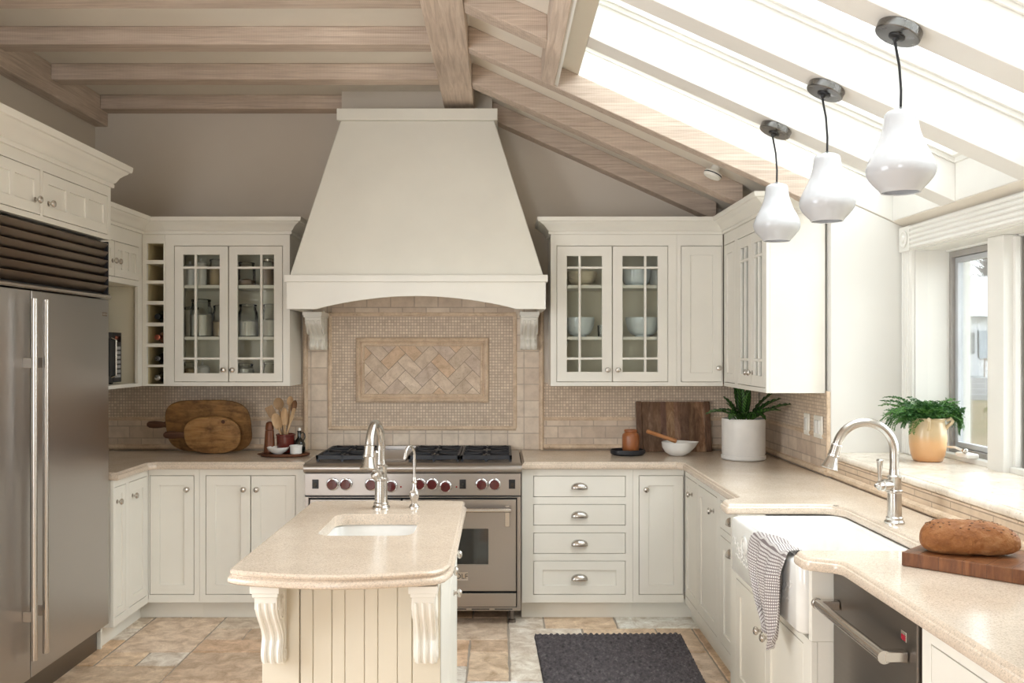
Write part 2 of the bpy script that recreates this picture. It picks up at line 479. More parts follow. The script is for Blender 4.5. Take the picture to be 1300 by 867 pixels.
M['cream_bowl'] = plain('cream_stoneware_bowl', (0.72, 0.64, 0.48), 0.3)
M['glass'] = glassmat('window_glass', gloss=0.8)
M['cab_glass'] = glassmat('cabinet_glass', (0.96, 0.97, 0.95), gloss=0.7)
M['jar_glass'] = glassmat('jar_glass', (0.955, 0.97, 0.965), gloss=1.0)
M['flour'] = plain('white_flour', (0.80, 0.76, 0.68), 0.9)
M['oats'] = plain('tan_oats', (0.55, 0.42, 0.26), 0.9)
M['beans'] = plain('brown_grains', (0.30, 0.20, 0.13), 0.9)
# ================================================================== STRUCTURE
YB = 5.97          # back wall
XL = -2.60         # left wall
XR = 1.67          # right wall behind the corner cabinets
XW = 2.04          # bay wall
YP = 4.70          # pier face
YF = -3.0          # wall behind the camera
SL = 0.45
def ceilz(x): return 3.094 - SL * x          # plane of the sloped ceiling / painted rafter undersides
def raftz(x): return 2.980 - SL * x          # underside of the timber rafters
FLATZ = 3.161

# floor: random ashlar of worn travertine
def make_floor():
    mb = MB(); base = MB()
    x0, x1, y0, y1 = -2.62, 2.3, -3.0, 6.0
    c = 0.205
    nx, ny = int((x1 - x0) / c) + 1, int((y1 - y0) / c) + 1
    occ = [[False] * ny for _ in range(nx)]
    rnd = random.Random(11)
    pal = [(0.78, 0.62, 0.46), (0.86, 0.75, 0.62), (0.74, 0.54, 0.36), (0.90, 0.83, 0.74), (0.78, 0.56, 0.39), (0.92, 0.87, 0.80), (0.68, 0.52, 0.38), (0.84, 0.66, 0.48), (0.76, 0.62, 0.49)]

    for j in range(ny):
        for i in range(nx):
            if occ[i][j]: continue
            opts = [(3, 2), (2, 2), (2, 1), (2, 2), (1, 1), (1, 2), (3, 2), (2, 3)]
            rnd.shuffle(opts); opts.append((1, 1))
            for (a, b) in opts:
                if i + a <= nx and j + b <= ny and not any(occ[i + p][j + q] for p in range(a) for q in range(b)): break
            for p in range(a):
                for q in range(b): occ[i + p][j + q] = True
            g = 0.005
            X0, X1, Y0, Y1 = x0 + i * c + g, x0 + (i + a) * c - g, y0 + j * c + g, y0 + (j + b) * c - g
            X1 = min(X1, x1); Y1 = min(Y1, y1)
            k = pal[rnd.randrange(len(pal))]; s = rnd.uniform(0.9, 1.1)
            col = tuple(min(0.9, v * s) for v in k)
            dz = rnd.uniform(-0.0012, 0.0008)
            # slightly wavy outline with an eased edge
            loops = []
            for ins, z in ((0.0, -0.012), (0.0, -0.003), (0.004, 0.0)):
                lp = []
                for (ax, ay, bx, by) in ((X0, Y0, X1, Y0), (X1, Y0, X1, Y1), (X1, Y1, X0, Y1), (X0, Y1, X0, Y0)):
                    L = math.hypot(bx - ax, by - ay); n = max(2, int(L / 0.035))
                    for t in range(n):
                        f = t / n
                        qx, qy = ax + (bx - ax) * f, ay + (by - ay) * f
                        w = 0.004 * noise.noise(V(qx * 17, qy * 17, 3.3)) + 0.002 * noise.noise(V(qx * 60, qy * 60, 1.3))
                        cx, cy = (X0 + X1) / 2, (Y0 + Y1) / 2
                        ux = (1 if qx > cx else -1) if abs(by - ay) > abs(bx - ax) else 0
                        uy = (1 if qy > cy else -1) if abs(by - ay) <= abs(bx - ax) else 0
                        sx = ins * (1 if qx < cx else -1) if (abs(qx - X0) < ins or abs(qx - X1) < ins or ux) else 0
                        sy = ins * (1 if qy < cy else -1) if (abs(qy - Y0) < ins or abs(qy - Y1) < ins or uy) else 0
                        lp.append(V(qx + ux * w + sx, qy + uy * w + sy, z + dz))
                loops.append(lp)
            ids = [[mb.p(q) for q in lp] for lp in loops]
            n = len(ids[0])
            for A, B in zip(ids[:-1], ids[1:]):
                for t in range(n): mb.face((A[t], A[(t + 1) % n], B[(t + 1) % n], B[t]), col)
            mb.face(ids[-1], col)
    grout = MB(); grout.box(x0, x1, y0, y1, -0.12, -0.0055)
    g = grout.build('floor', plain('floor_grout', (0.40, 0.34, 0.28), 0.9), smooth=False); struct(g)
    t = mb.build('floor_stone', M['floor'], g, angle=20)
make_floor()

# walls
mb = MB()
poly = [(XL - 0.15, 0), (2.32, 0), (2.32, ceilz(2.32) + .02), (-0.15, 3.2), (XL - 0.15, 3.2)]
mb.prism(poly, lambda q: V(q[0], YB, q[1]), lambda q: V(q[0], YB + 0.15, q[1]))
struct(mb.build('wall_back', M['greige'], smooth=False))
mb = MB(); mb.plate(Fr((XL, 0, 0), (0, 1, 0), (1, 0, 0)), YF, YB, 0, 3.2, [(0.95, 2.65, 0.8, 2.5)], -0.15, 0); struct(mb.build('wall_left', M['greige'], smooth=False))  # the hole is an unseen opening added for fill daylight
# right wall behind corner cabinets, its end is the pier that faces the camera
mb = MB()
def wp(poly, y0, y1, m=None): m.prism(poly, lambda q: V(q[0], y0, q[1]), lambda q: V(q[0], y1, q[1]))
wp([(XR, 0), (2.32, 0), (2.32, ceilz(2.32)), (XR, ceilz(XR))], YP, YB, mb)
struct(mb.build('wall_right', M['white_wall'], smooth=False, bevel=0.004))
# bay wall with three windows
WINS = [(4.06, 4.57), (3.40, 3.93), (2.74, 3.27)]
WZ0, WZ1 = 1.055, 2.045
FB = Fr((XW, 0, 0), (0, 1, 0), (-1, 0, 0))
mb = MB()
mb.plate(FB, YF, YP, 0, ceilz(XW) + 0.0, [(0.99, 4.71, 1.0, 1.038), (2.66, 4.57, 1.037, WZ1)], -0.06, 0)
struct(mb.build('wall_bay', M['white_wall'], smooth=False))
mb = MB()
FB2 = Fr((2.19, 0, 0), (0, 1, 0), (-1, 0, 0))
mb.plate(FB2, YF, YP, 0, ceilz(2.19) - 0.0, [(a, b, WZ0, WZ1 - 0.01) for a, b in WINS], -0.12, 0)
mb.box(XW + 0.06, 2.19, 2.66, 4.57, WZ1, WZ1 + 0.05)      # head of the reveal
mb.box(XW + 0.06, 2.19, 4.57, YP, 1.0, WZ1)
mb.box(XW + 0.06, 2.19, 2.60, 2.66, 1.0, WZ1)
struct(mb.build('wall_bay_outer', M['trim'], smooth=False))
# wall behind the camera, with one unseen opening added to let in daylight
mb = MB()
FF = Fr((0, YF, 0), (1, 0, 0), (0, 1, 0))
mb.plate(FF, XL - 0.15, 2.32, 0, 3.2, [(-2.3, -0.9, 0.4, 2.6)], -0.15, 0)
struct(mb.build('wall_front', M['white_wall'], smooth=False))

# ceilings
mb = MB(); mb.box(XL - 0.15, -0.15, YF, YB + 0.15, FLATZ, FLATZ + 0.08)
struct(mb.build('ceiling', M['ceil'], smooth=False))
def slant(mb, x0, x1, y0, y1, dz0, dz1, f=ceilz):
    mb.hexa([V(x, y, f(x) + dz) for dz in (dz0, dz1) for y in (y0, y1) for x in (x0, x1)])
SX0, SX1, SY0, SY1 = 0.386, 1.986, 2.133, 4.70
mb = MB()
slant(mb, -0.16, SX0, YF, YB + 0.15, 0, 0.22)
slant(mb, SX0, 2.32, SY1 + 0.03, YB + 0.15, 0, 0.22)
slant(mb, SX0, 2.32, YF, SY0, 0, 0.22)
slant(mb, SX1, 2.32, SY0, SY1 + 0.03, 0, 0.22)
slant(mb, SX0, 2.32, SY1, SY1 + 0.03, 0.001, 0.22)
struct(mb.build('ceiling_slope', M['ceil'], smooth=False))

# skylight: painted rafters between the panes
raf = [4.12, 3.485, 2.845, 2.20]
words = ['nearest the corner cabinets, carrying the farthest pendant', 'carrying the middle pendant', 'carrying the nearest, largest-looking pendant', 'nearest the camera, above the frame']
for yc, w in zip(raf, words):
    mb = MB(); slant(mb, SX0 + 0.001, SX1 - 0.001, yc - 0.066, yc + 0.066, 0.0, 0.22)
    o = mb.build('skylight_rafter', M['ceil_raf'] if 'ceil_raf' in M else M['ceil'], bevel=0.004)
    tag(o, 'tan-cream painted skylight rafter ' + w, 'rafter', 'painted rafters across the skylight')
bays = [(4.186, 4.70), (3.551, 4.054), (2.911, 3.419), (2.266, 2.779)]
for k, (y0, y1) in enumerate(bays):
    mb = MB()
    e = 0.028
    for (a, b, c, d) in ((SX0, SX1, y0, y0 + e), (SX0, SX1, y1 - e, y1), (SX0, SX0 + e, y0 + e, y1 - e), (SX1 - e, SX1, y0 + e, y1 - e)):
        slant(mb, a, b, c, d, 0.185, 0.235)
    for (a, b, c, d) in ((SX0, SX1, y0, y0 + .012), (SX0, SX1, y1 - .012, y1), (SX0, SX0 + .012, y0, y1), (SX1 - .012, SX1, y0, y1)):
        slant(mb, a, b, c, d, 0.165, 0.19)
    L_ = 0.004
    slant(mb, SX0 + .0005, SX0 + L_, y0, y1, 0.004, 0.19); slant(mb, SX1 - L_, SX1 - .0005, y0, y1, 0.004, 0.19)
    if k == 0: slant(mb, SX0, SX1, y1 - L_, y1 - .0005, 0.004, 0.19)
    fr = mb.build('window_%d' % (k + 4), M['trim'], bevel=0.003); struct(fr)
    g = MB(); slant(g, SX0 + e - .004, SX1 - e + .004, y0 + e - .004, y1 - e + .004, 0.208, 0.214)
    g.build('pane', M['glass'], fr, smooth=False)

# bay windows: frame, sash, pane, post between
for k, (a, b) in enumerate(WINS):
    mb = MB()
    Fw = Fr((2.205, 0, 0), (0, 1, 0), (-1, 0, 0))
    mb.plate(Fw, a, b, WZ0, WZ1 - 0.01, [(a + 0.025, b - 0.025, WZ0 + 0.028, WZ1 - 0.038)], -0.05, 0.0)
    fr = mb.build('window_%d' % (k + 1), plain('grey_window_frame_%d' % k, (0.36, 0.335, 0.31), 0.5), bevel=0.003); struct(fr)
    s = MB(); s.plate(Fw, a + 0.027, b - 0.027, WZ0 + 0.030, WZ1 - 0.040, [(a + 0.052, b - 0.052, WZ0 + 0.055, WZ1 - 0.065)], -0.045, -0.016)
    s.build('sash', plain('pale_grey_sash_%d' % k, (0.50, 0.51, 0.53), 0.4), fr, bevel=0.003)
    g = MB(); g.box(2.232, 2.236, a + 0.05, b - 0.05, WZ0 + 0.053, WZ1 - 0.063); g.build('pane', M['glass'], fr, smooth=False)
    if k == 0:
        h = MB(); h.fbox(Fw, a + .042, a + .056, -0.014, -0.002, 1.20, 1.30); h.build('latch', M['cream'], fr, bevel=0.003)
mb = MB()
for a, b in ((3.93, 4.06), (3.27, 3.40)):
    mb.box(2.125, 2.19, a, b, 1.035, WZ1)
    mb.box(2.165, 2.19, a - 0.02, a, 1.06, WZ1 - 0.01); mb.box(2.165, 2.19, b, b + 0.02, 1.06, WZ1 - 0.01)
struct(mb.build('trim_1', M['trim'], bevel=0.004))
# stool moulding under the sashes
mb = MB(); 
for (a, b) in WINS: mb.box(2.15, 2.19, a, b, 1.035, 1.062)
struct(mb.build('trim_2', M['trim'], bevel=0.006))
# fluted casing and head
mb = MB()
def flutes_h(mb, y0, y1, z0, z1):
    mb.box(XW - 0.022, XW, y0, y1, z0, z1)
    n = 5; h = (z1 - z0) / (n + 0.0)
    for k in range(n):
        zc = z0 + h * (k + 0.5)
        mb.tube([(XW - 0.022, y0, zc), (XW - 0.022, y1, zc)], h * 0.36, 8)
def flutes_v(mb, y0, y1, z0, z1):
    mb.box(XW - 0.016, XW, y0, y1, z0, z1)
    n = 4; h = (y1 - y0) / n
    for k in range(n):
        yc = y0 + h * (k + 0.5)
        mb.tube([(XW - 0.016, yc, z0), (XW - 0.016, yc, z1)], h * 0.28, 8)
flutes_h(mb, 2.6, 4.575, WZ1 + 0.005, 2.165)
struct(mb.build('trim_3', M['trim']))
mb = MB(); flutes_v(mb, 4.575, 4.685, 1.04, WZ1 + 0.003)
mb.box(XW - 0.03, XW, 4.572, 4.69, WZ1 + 0.0, 2.168)
mb.lathe([(0.042, 0), (0.044, 0.006), (0.036, 0.008), (0.030, 0.004), (0.018, 0.004), (0.014, 0.010), (0.001, 0.012)], (XW - 0.03, 4.631, 2.105), 24, '-x')
struct(mb.build('trim_4', M['trim'], bevel=0.002))
# cover strip at the edge of the tiled end of the right wall
# ================================================================== BEAMS
C0 = 'exposed timber ceiling members'
def beam(lbl, x0, x1, y0, y1, z0, z1, mat, name='ceiling_beam', slope=None, grp=C0):
    mb = MB()
    if slope:
        pts = [V(x, y, slope(x) + dz) for dz in (z0, z1) for y in (y0, y1) for x in (x0, x1)]
        mb.hexa(pts)
        L = (pts[1] - pts[0]).length; ang = math.atan(SL)
        c = V((x0 + x1) / 2, (y0 + y1) / 2, slope((x0 + x1) / 2) + z0)
        o = mb.build(name, mat, loc=c, bevel=0.004, smooth=False)
    else:
        mb.box(x0, x1, y0, y1, z0, z1)
        o = mb.build(name, mat, loc=((x0 + x1) / 2, (y0 + y1) / 2, z0), bevel=0.005, smooth=False)
    return tag(o, lbl, 'beam', grp)
beam('wide pale ridge beam running toward the camera, ending above the range hood', -0.345, -0.16, YF, 5.80, 3.045, FLATZ, M['beam_y'], 'ridge_beam')
beam('whitewashed side beam along the left wall under the joists', XL, -2.517, YF, YB, 2.985, FLATZ, M['beam_y'], 'wall_beam')
jl = [(5.85, YB, 'whitewashed ceiling joist against the back wall left of the hood', -0.985), (5.21, 5.325, 'whitewashed ceiling joist second from the back wall, just before the hood chase', -0.346),
      (4.61, 4.73, 'whitewashed ceiling joist third from the back wall', -0.346), (4.01, 4.13, 'whitewashed ceiling joist cut by the top edge of the photo', -0.346)]
for y0, y1, lb, xe in jl: beam(lb, -2.516, xe, y0, y1, 3.07, FLATZ, M['beam_x'], 'ceiling_joist')
for y in (3.41, 2.81, 2.21): beam('whitewashed ceiling joist above the frame, %s' % {3.41: 'fifth', 2.81: 'sixth', 2.21: 'seventh'}[y] + ' from the back wall', -2.516, -0.346, y, y + .12, 3.07, FLATZ, M['beam_x'], 'ceiling_joist')
dz = raftz(0) - ceilz(0)
rl = [(5.85, YB, -0.05, 1.36, 'dark sloping rafter against the back wall right of the hood'), (5.21, 5.33, -0.159, 1.36, 'cracked sloping rafter second from the back wall, smoke detector beside it'),
      (4.61, 4.695, -0.159, 1.55, 'pale sunlit rafter along the far edge of the skylight'), (4.01, 4.13, -0.159, 0.203, 'short sloping rafter between ridge beam and skylight trimmer')]
for y0, y1, x0, x1, lb in rl: beam(lb, x0, x1, y0, y1, dz, 0.0, M['beam_x'], 'roof_rafter', ceilz)
for y in (3.41, 2.81): beam('short sloping rafter above the frame, %s from the skylight corner' % ('second' if y > 3 else 'third'), -0.159, 0.203, y, y + .12, dz, 0.0, M['beam_x'], 'roof_rafter', ceilz)
beam('trimmer beam along the high side of the skylight', 0.203, 0.268, YF, 4.61, dz, 0.0, M['beam_y'], 'trimmer_beam', ceilz)
mb = MB(); slant(mb, 0.268, 0.286, YF, 4.61, dz + 0.01, 0.0); struct(mb.build('trim_5', M['trim'], smooth=False))
# hood chase up to the ceiling
mb = MB(); mb.prism([(-0.985, 2.95), (-0.05, 2.95), (-0.05, ceilz(-0.05)), (-0.15, FLATZ), (-0.985, FLATZ)], lambda q: V(q[0], 5.78, q[1]), lambda q: V(q[0], YB, q[1]))
struct(mb.build('wall_chase', M['ceil_chase'] if 'ceil_chase' in M else M['greige'], smooth=False))
# smoke detector on the ceiling beside the second rafter
t = thing('smoke_detector', 'small round cream smoke detector under the sloping ceiling', 'smoke detector', (1.20, 5.12, ceilz(1.20)))
mb = MB(); mb.M = Matrix.Translation((1.185, 5.10, ceilz(1.185) - 0.001)) @ Matrix.Rotation(math.atan(SL), 4, 'Y')
mb.lathe([(0.024, 0.0), (0.024, -0.030), (0.048, -0.034), (0.050, -0.040), (0.050, -0.055), (0.044, -0.064), (0.022, -0.067)], (0, 0, 0), 28)
mb.build('housing', M['cream'], t)
mb2 = MB(); mb2.M = mb.M; mb2.lathe([(0.0503, -0.044), (0.0510, -0.047), (0.0503, -0.050)], (0, 0, 0), 28, cap0=False, cap1=False); mb2.build('vent_ring', M['iron'], t)

# ================================================================== TILED SPLASHBACKS
YT = YB - 0.012
def tile_panel(t, name, F, a0, a1, z0, z1, n0, n1, mat, bevel=0):
    mb = MB(); mb.fbox(F, a0, a1, n0, n1, z0, z1); return mb.build(name, mat, t, smooth=False, bevel=bevel)
FBK = Fr((0, YB - 0.0006, 0), (1, 0, 0), (0, -1, 0))
FRT = Fr((XR - 0.0006, 0, 0), (0, 1, 0), (-1, 0, 0))
def liner(t, name, F, pts_box, r=0.012):
    """half-round moulding from (a,z) to (a,z)"""
    mb = MB()
    (a0, z0, a1, z1) = pts_box
    mb.tube([F.pt(a0, r + 0.0005, z0), F.pt(a1, r + 0.0005, z1)], r, 12)
    if abs(a1 - a0) > abs(z1 - z0): mb.fbox(F, a0, a1, 0, 0.014, z0 - r * 1.15, z0 + r * 1.15)
    else: mb.fbox(F, a0 - r * 1.15, a0 + r * 1.15, 0, 0.014, z0, z1)
    return mb.build(name, M['liner'], t)
CT = 0.914
def side_splash(lbl, F, a0, a1, name='tile_backsplash'):
    c = F.pt((a0 + a1) / 2, 0, CT)
    t = thing(name, lbl, 'backsplash', c)
    tile_panel(t, 'stone_course', F, a0, a1, CT + 0.001, 1.112, 0, 0.012, M['stone'])
    tile_panel(t, 'mosaic_field', F, a0, a1, 1.112, 1.345, 0, 0.010, M['mosaic'])
    liner(t, 'liner', F, (a0, 1.113, a1, 1.113), 0.010)
    liner(t, 'base_moulding', F, (a0, 0.934, a1, 0.934), 0.015)
    return t
side_splash('beige mosaic and stone backsplash left of the range behind the round boards', FBK, XL + 0.002, -1.262)
side_splash('beige mosaic and stone backsplash right of the range behind the butcher block', FBK, 0.278, XR - 0.016)
side_splash('peach-lit tile backsplash on the right wall with two switch plates', FRT, YP + 0.012, YB - 0.016)
mb = MB(); mb.box(XR - 0.020, XR, YP - 0.002, YP + 0.014, CT + 0.001, 1.345); o = mb.build('corner_liner', M['liner'], loc=(XR, YP, CT), bevel=0.005); tag(o, 'thin vertical travertine edge strip ending the right backsplash', 'moulding')

t = thing('range_backsplash', 'framed travertine mosaic backsplash behind the range with herringbone centre', 'backsplash', (-0.49, YB, CT))
mb = MB(); mb.plate(FBK, -1.232, 0.250, CT - 0.02, 1.93, [(-1.085, 0.089, 1.06, 1.775)], 0, 0.012)
# top band uses long bricks, side bands square-ish tumbled stones
mb.build('stone_border', M['stone_v'], t, smooth=False)
tile_panel(t, 'brick_course', FBK, -1.085, 0.089, 1.79, 1.93, 0.0125, 0.016, M['stone'])
mb = MB(); mb.plate(FBK, -1.085, 0.089, 1.06, 1.775, [(-0.91, -0.086, 1.23, 1.62)], 0, 0.011); mb.build('mosaic_field', M['mosaic'], t, smooth=False)
for k, (z, r) in enumerate(((1.052, 0.012), (1.783, 0.012))): liner(t, 'frame_liner', FBK, (-1.097, z, 0.101, z), r)
for a in (-1.091, 0.095): liner(t, 'frame_liner', FBK, (a, 1.052, a, 1.783), 0.011)
for a in (-1.247, 0.264): liner(t, 'edge_liner', FBK, (a, CT + .002, a, 1.80), 0.014)
# inner picture frame, mitred
def pict(prof, a0, a1, z0, z1, name):
    mb = MB()
    loops = []
    for ins, n in prof:
        loops.append([FBK.pt(a0 + ins, n, z0 + ins), FBK.pt(a1 - ins, n, z0 + ins), FBK.pt(a1 - ins, n, z1 - ins), FBK.pt(a0 + ins, n, z1 - ins)])
    ids = [[mb.p(q) for q in lp] for lp in loops]
    for A, B in zip(ids[:-1], ids[1:]):
        for k in range(4): mb.face((A[k], A[(k + 1) % 4], B[(k + 1) % 4], B[k]))
    return mb.build(name, M['liner'], t, angle=25)
pict([(0, 0.008), (0.0, 0.022), (0.008, 0.032), (0.018, 0.036), (0.026, 0.030), (0.030, 0.018), (0.036, 0.016), (0.040, 0.024), (0.048, 0.026), (0.054, 0.018), (0.056, 0.008)], -0.922, -0.074, 1.218, 1.632, 'picture_frame')
# herringbone stones clipped to the frame
def clip_poly(poly, a0, a1, z0, z1):
    for (ax, lim, sgn) in ((0, a0, 1), (0, a1, -1), (1, z0, 1), (1, z1, -1)):
        out = []
        for i in range(len(poly)):
            p, q = poly[i - 1], poly[i]
            dp, dq = (p[ax] - lim) * sgn, (q[ax] - lim) * sgn
            if (dp >= 0) != (dq >= 0):
                f = dp / (dp - dq); out.append((p[0] + (q[0] - p[0]) * f, p[1] + (q[1] - p[1]) * f))
            if dq >= 0: out.append(q)
        poly = out
        if len(poly) < 3: return []
    return poly
mb = MB(); s = 0.076; rnd = random.Random(5)
A0, A1, Z0, Z1 = -0.868, -0.128, 1.272, 1.578
ca, cz = (A0 + A1) / 2, (Z0 + Z1) / 2
for i in range(-14, 15):
    for j in range(-14, 15):
        r4 = (i - j) % 4
        if r4 == 0: cells = (i * s, j * s, i * s + 2 * s, j * s + s)
        elif r4 == 3: cells = (i * s, j * s, i * s + s, j * s + 2 * s)
        else: continue
        # herringbone: horizontal blocks at (i-j)%4==0, verticals fill the rest
        g = 0.0018
        x0_, y0_, x1_, y1_ = cells[0] + g, cells[1] + g, cells[2] - g, cells[3] - g
        q = [((x - y) * 0.7071 + ca, (x + y) * 0.7071 + cz) for x, y in ((x0_, y0_), (x1_, y0_), (x1_, y1_), (x0_, y1_))]
        q = clip_poly(q, A0, A1, Z0, Z1)
        if not q: continue
        k = rnd.choice([(0.74, 0.61, 0.48), (0.66, 0.54, 0.42), (0.78, 0.66, 0.53), (0.70, 0.52, 0.36), (0.68, 0.56, 0.46)])
        top = [FBK.pt(a, 0.016, z) for a, z in q]; bot = [FBK.pt(a, 0.006, z) for a, z in q]
        ib = [mb.p(v) for v in bot]; it = [mb.p(v) for v in top]
        mb.face(it, k)
        for m_ in range(len(q)): mb.face((ib[m_], ib[(m_ + 1) % len(q)], it[(m_ + 1) % len(q)], it[m_]), k)
mb.build('herringbone_field', M['herring'], t, smooth=False)
tile_panel(t, 'grout_bed', FBK, -0.90, -0.09, 1.24, 1.61, 0, 0.0125, plain('tan_grout', (0.36, 0.28, 0.21), 0.9))

# switch plates on the right wall
def switch(y, w, n, lbl):
    t = thing('switch_plate', lbl, 'switch', (XR - 0.012, y, 1.155), None)
    F = Fr((XR - 0.012, 0, 0), (0, 1, 0), (-1, 0, 0))
    mb = MB(); mb.fbox(F, y - w / 2, y + w / 2, 0, 0.012, 1.098, 1.214); mb.build('plate', M['liner_light'] if 'liner_light' in M else M['cream'], t, bevel=0.004)
    for k in range(n):
        c = y + (k - (n - 1) / 2) * 0.046
        r_ = MB(); r_.fbox(F, c - 0.016, c + 0.016, 0.012, 0.017, 1.122, 1.190); r_.build('rocker', M['porcelain'], t, bevel=0.002)
switch(5.01, 0.075, 1, 'single cream switch plate on right backsplash, farther from the window')
switch(4.83, 0.118, 2, 'double cream switch plate on right backsplash, nearer the window')

# window ledge of travertine
mb = MB()
mb.box(XR + 0.02, 2.19, 1.0, YP - 0.001, 1.005, 1.037)
mb.tube([(XR + 0.012, 1.0, 1.021), (XR + 0.012, YP - 0.001, 1.021)], 0.0165, 12)
o = mb.build('window_ledge', M['ledge'], loc=(1.9, 3.2, 1.005)); tag(o, 'deep pale travertine window ledge above the right counter', 'ledge')
t = thing('ledge_splash', 'low striped travertine splash below the window ledge', 'backsplash', (XR, 3.0, CT))
mb = MB(); mb.box(XR + 0.0, XR + 0.06, 1.0, YP - 0.001, CT - 0.06, 1.005); mb.build('strip_tiles', M['strip'], t, smooth=False)
mb = MB(); mb.box(XR + 0.001, XW - 0.062, 1.0, YP - 0.001, 0.0, 0.85); mb.build('ledge_base', M['white_wall'], t, smooth=False)
mb = MB(); mb.tube([(XR - 0.004, 1.0, 0.932), (XR - 0.004, YP + 0.01, 0.932)], 0.017, 10); mb.build('base_moulding', M['liner'], t)
# ================================================================== CABINETS
GAP = 0.0025
def knob(F, a, z, parent, n=0.0):
    mb = MB()
    R = Matrix((( F.U.x, 0, F.N.x, 0), (F.U.y, 0, F.N.y, 0), (0, 1, 0, 0), (0, 0, 0, 1)))
    c = F.pt(a, n, z)
    mb.M = Matrix.Translation(c) @ R
    mb.lathe([(0.012, 0), (0.012, 0.002), (0.006, 0.004), (0.0055, 0.013), (0.013, 0.017), (0.0165, 0.022), (0.0165, 0.026), (0.013, 0.031), (0.006, 0.0335), (0.001, 0.034)], (0, 0, 0), 20, 'z', False, True)
    return mb.build('knob', M['nickel'], parent)
def cup(F, a, z, parent, w=0.096, n=0.0):
    """cup pull: quarter ellipsoid shell open below"""
    mb = MB()
    loops = []
    K = 16
    for j in range(7):
        t = j / 6 * pi / 2
        lp = []
        for k in range(K + 1):
            p_ = pi * k / K
            x = -w / 2 * cos(p_) * cos(t * 0.0 + 0) * (1 - 0.0)
            lp.append((x, t, p_))
        loops.append(lp)
    ids = []
    for j in range(7):
        t = j / 6 * pi / 2            # 0 = back top against the face, pi/2 = front lower lip
        row = []
        for k in range(K + 1):
            p_ = pi * k / K
            x = -w / 2 * cos(p_)
            rr = sin(p_)
            row.append(mb.p(F.pt(a + x, n + 0.001 + 0.026 * sin(t) * rr ** 0.7, z - 0.018 + (0.036 * cos(t)) * rr ** 0.7)))
        ids.append(row)
    for A, B in zip(ids[:-1], ids[1:]):
        for k in range(K): mb.face((A[k], A[k + 1], B[k + 1], B[k]))
    o = mb.build('cup_pull', M['nickel'], parent, angle=60)
    m = o.modifiers.new('thick', 'SOLIDIFY'); m.thickness = 0.002
    return o
def door(F, a0, a1, z0, z1, parent, kind='shaker', kn=None, pull=None, st=0.055, mA=(), mZ=(), panels=1, name='door', th=0.019, label=None):
    a0 += GAP; a1 -= GAP; z0 += GAP; z1 -= GAP
    mb = MB()
    if kind == 'slab':
        mb.fbox(F, a0, a1, -th, 0, z0, z1)
    elif kind == 'shaker':
        W_ = (a1 - a0 - 2 * st - (panels - 1) * st * 0.75) / panels
        holes = []
        for k in range(panels):
            s0 = a0 + st + k * (W_ + st * 0.75)
            holes.append((s0, s0 + W_, z0 + st, z1 - st))
        mb.plate(F, a0, a1, z0, z1, holes, -th, 0)
        for h in holes:
            mb.fbox(F, h[0] - .001, h[1] + .001, -th + 0.002, -0.008, h[2] - .001, h[3] + .001)
            # small inner bead
    elif kind == 'glass':
        xs = [a0 + st] + [v for v in mA] + [a1 - st]; zs = [z0 + st] + list(mZ) + [z1 - st]
        holes = []; w = 0.007
        for i in range(len(xs) - 1):
            for j in range(len(zs) - 1):
                holes.append((xs[i] + (w if i > 0 else 0), xs[i + 1] - (w if i < len(xs) - 2 else 0), zs[j] + (w if j > 0 else 0), zs[j + 1] - (w if j < len(zs) - 2 else 0)))
        mb.plate(F, a0, a1, z0, z1, holes, -th, 0)
    o = mb.build(name, M['cream'], parent, bevel=0.0018, seg=1, label=label)
    if kind == 'glass':
        g = MB(); g.fbox(F, a0 + st - .004, a1 - st + .004, -th + .005, -th + .008, z0 + st - .004, z1 - st + .004)
        g.build('glass_pane', M['cab_glass'], o, smooth=False)
    if kn: knob(F, kn[0], kn[1], o)
    if pull: cup(F, pull[0], pull[1], o)
    return o
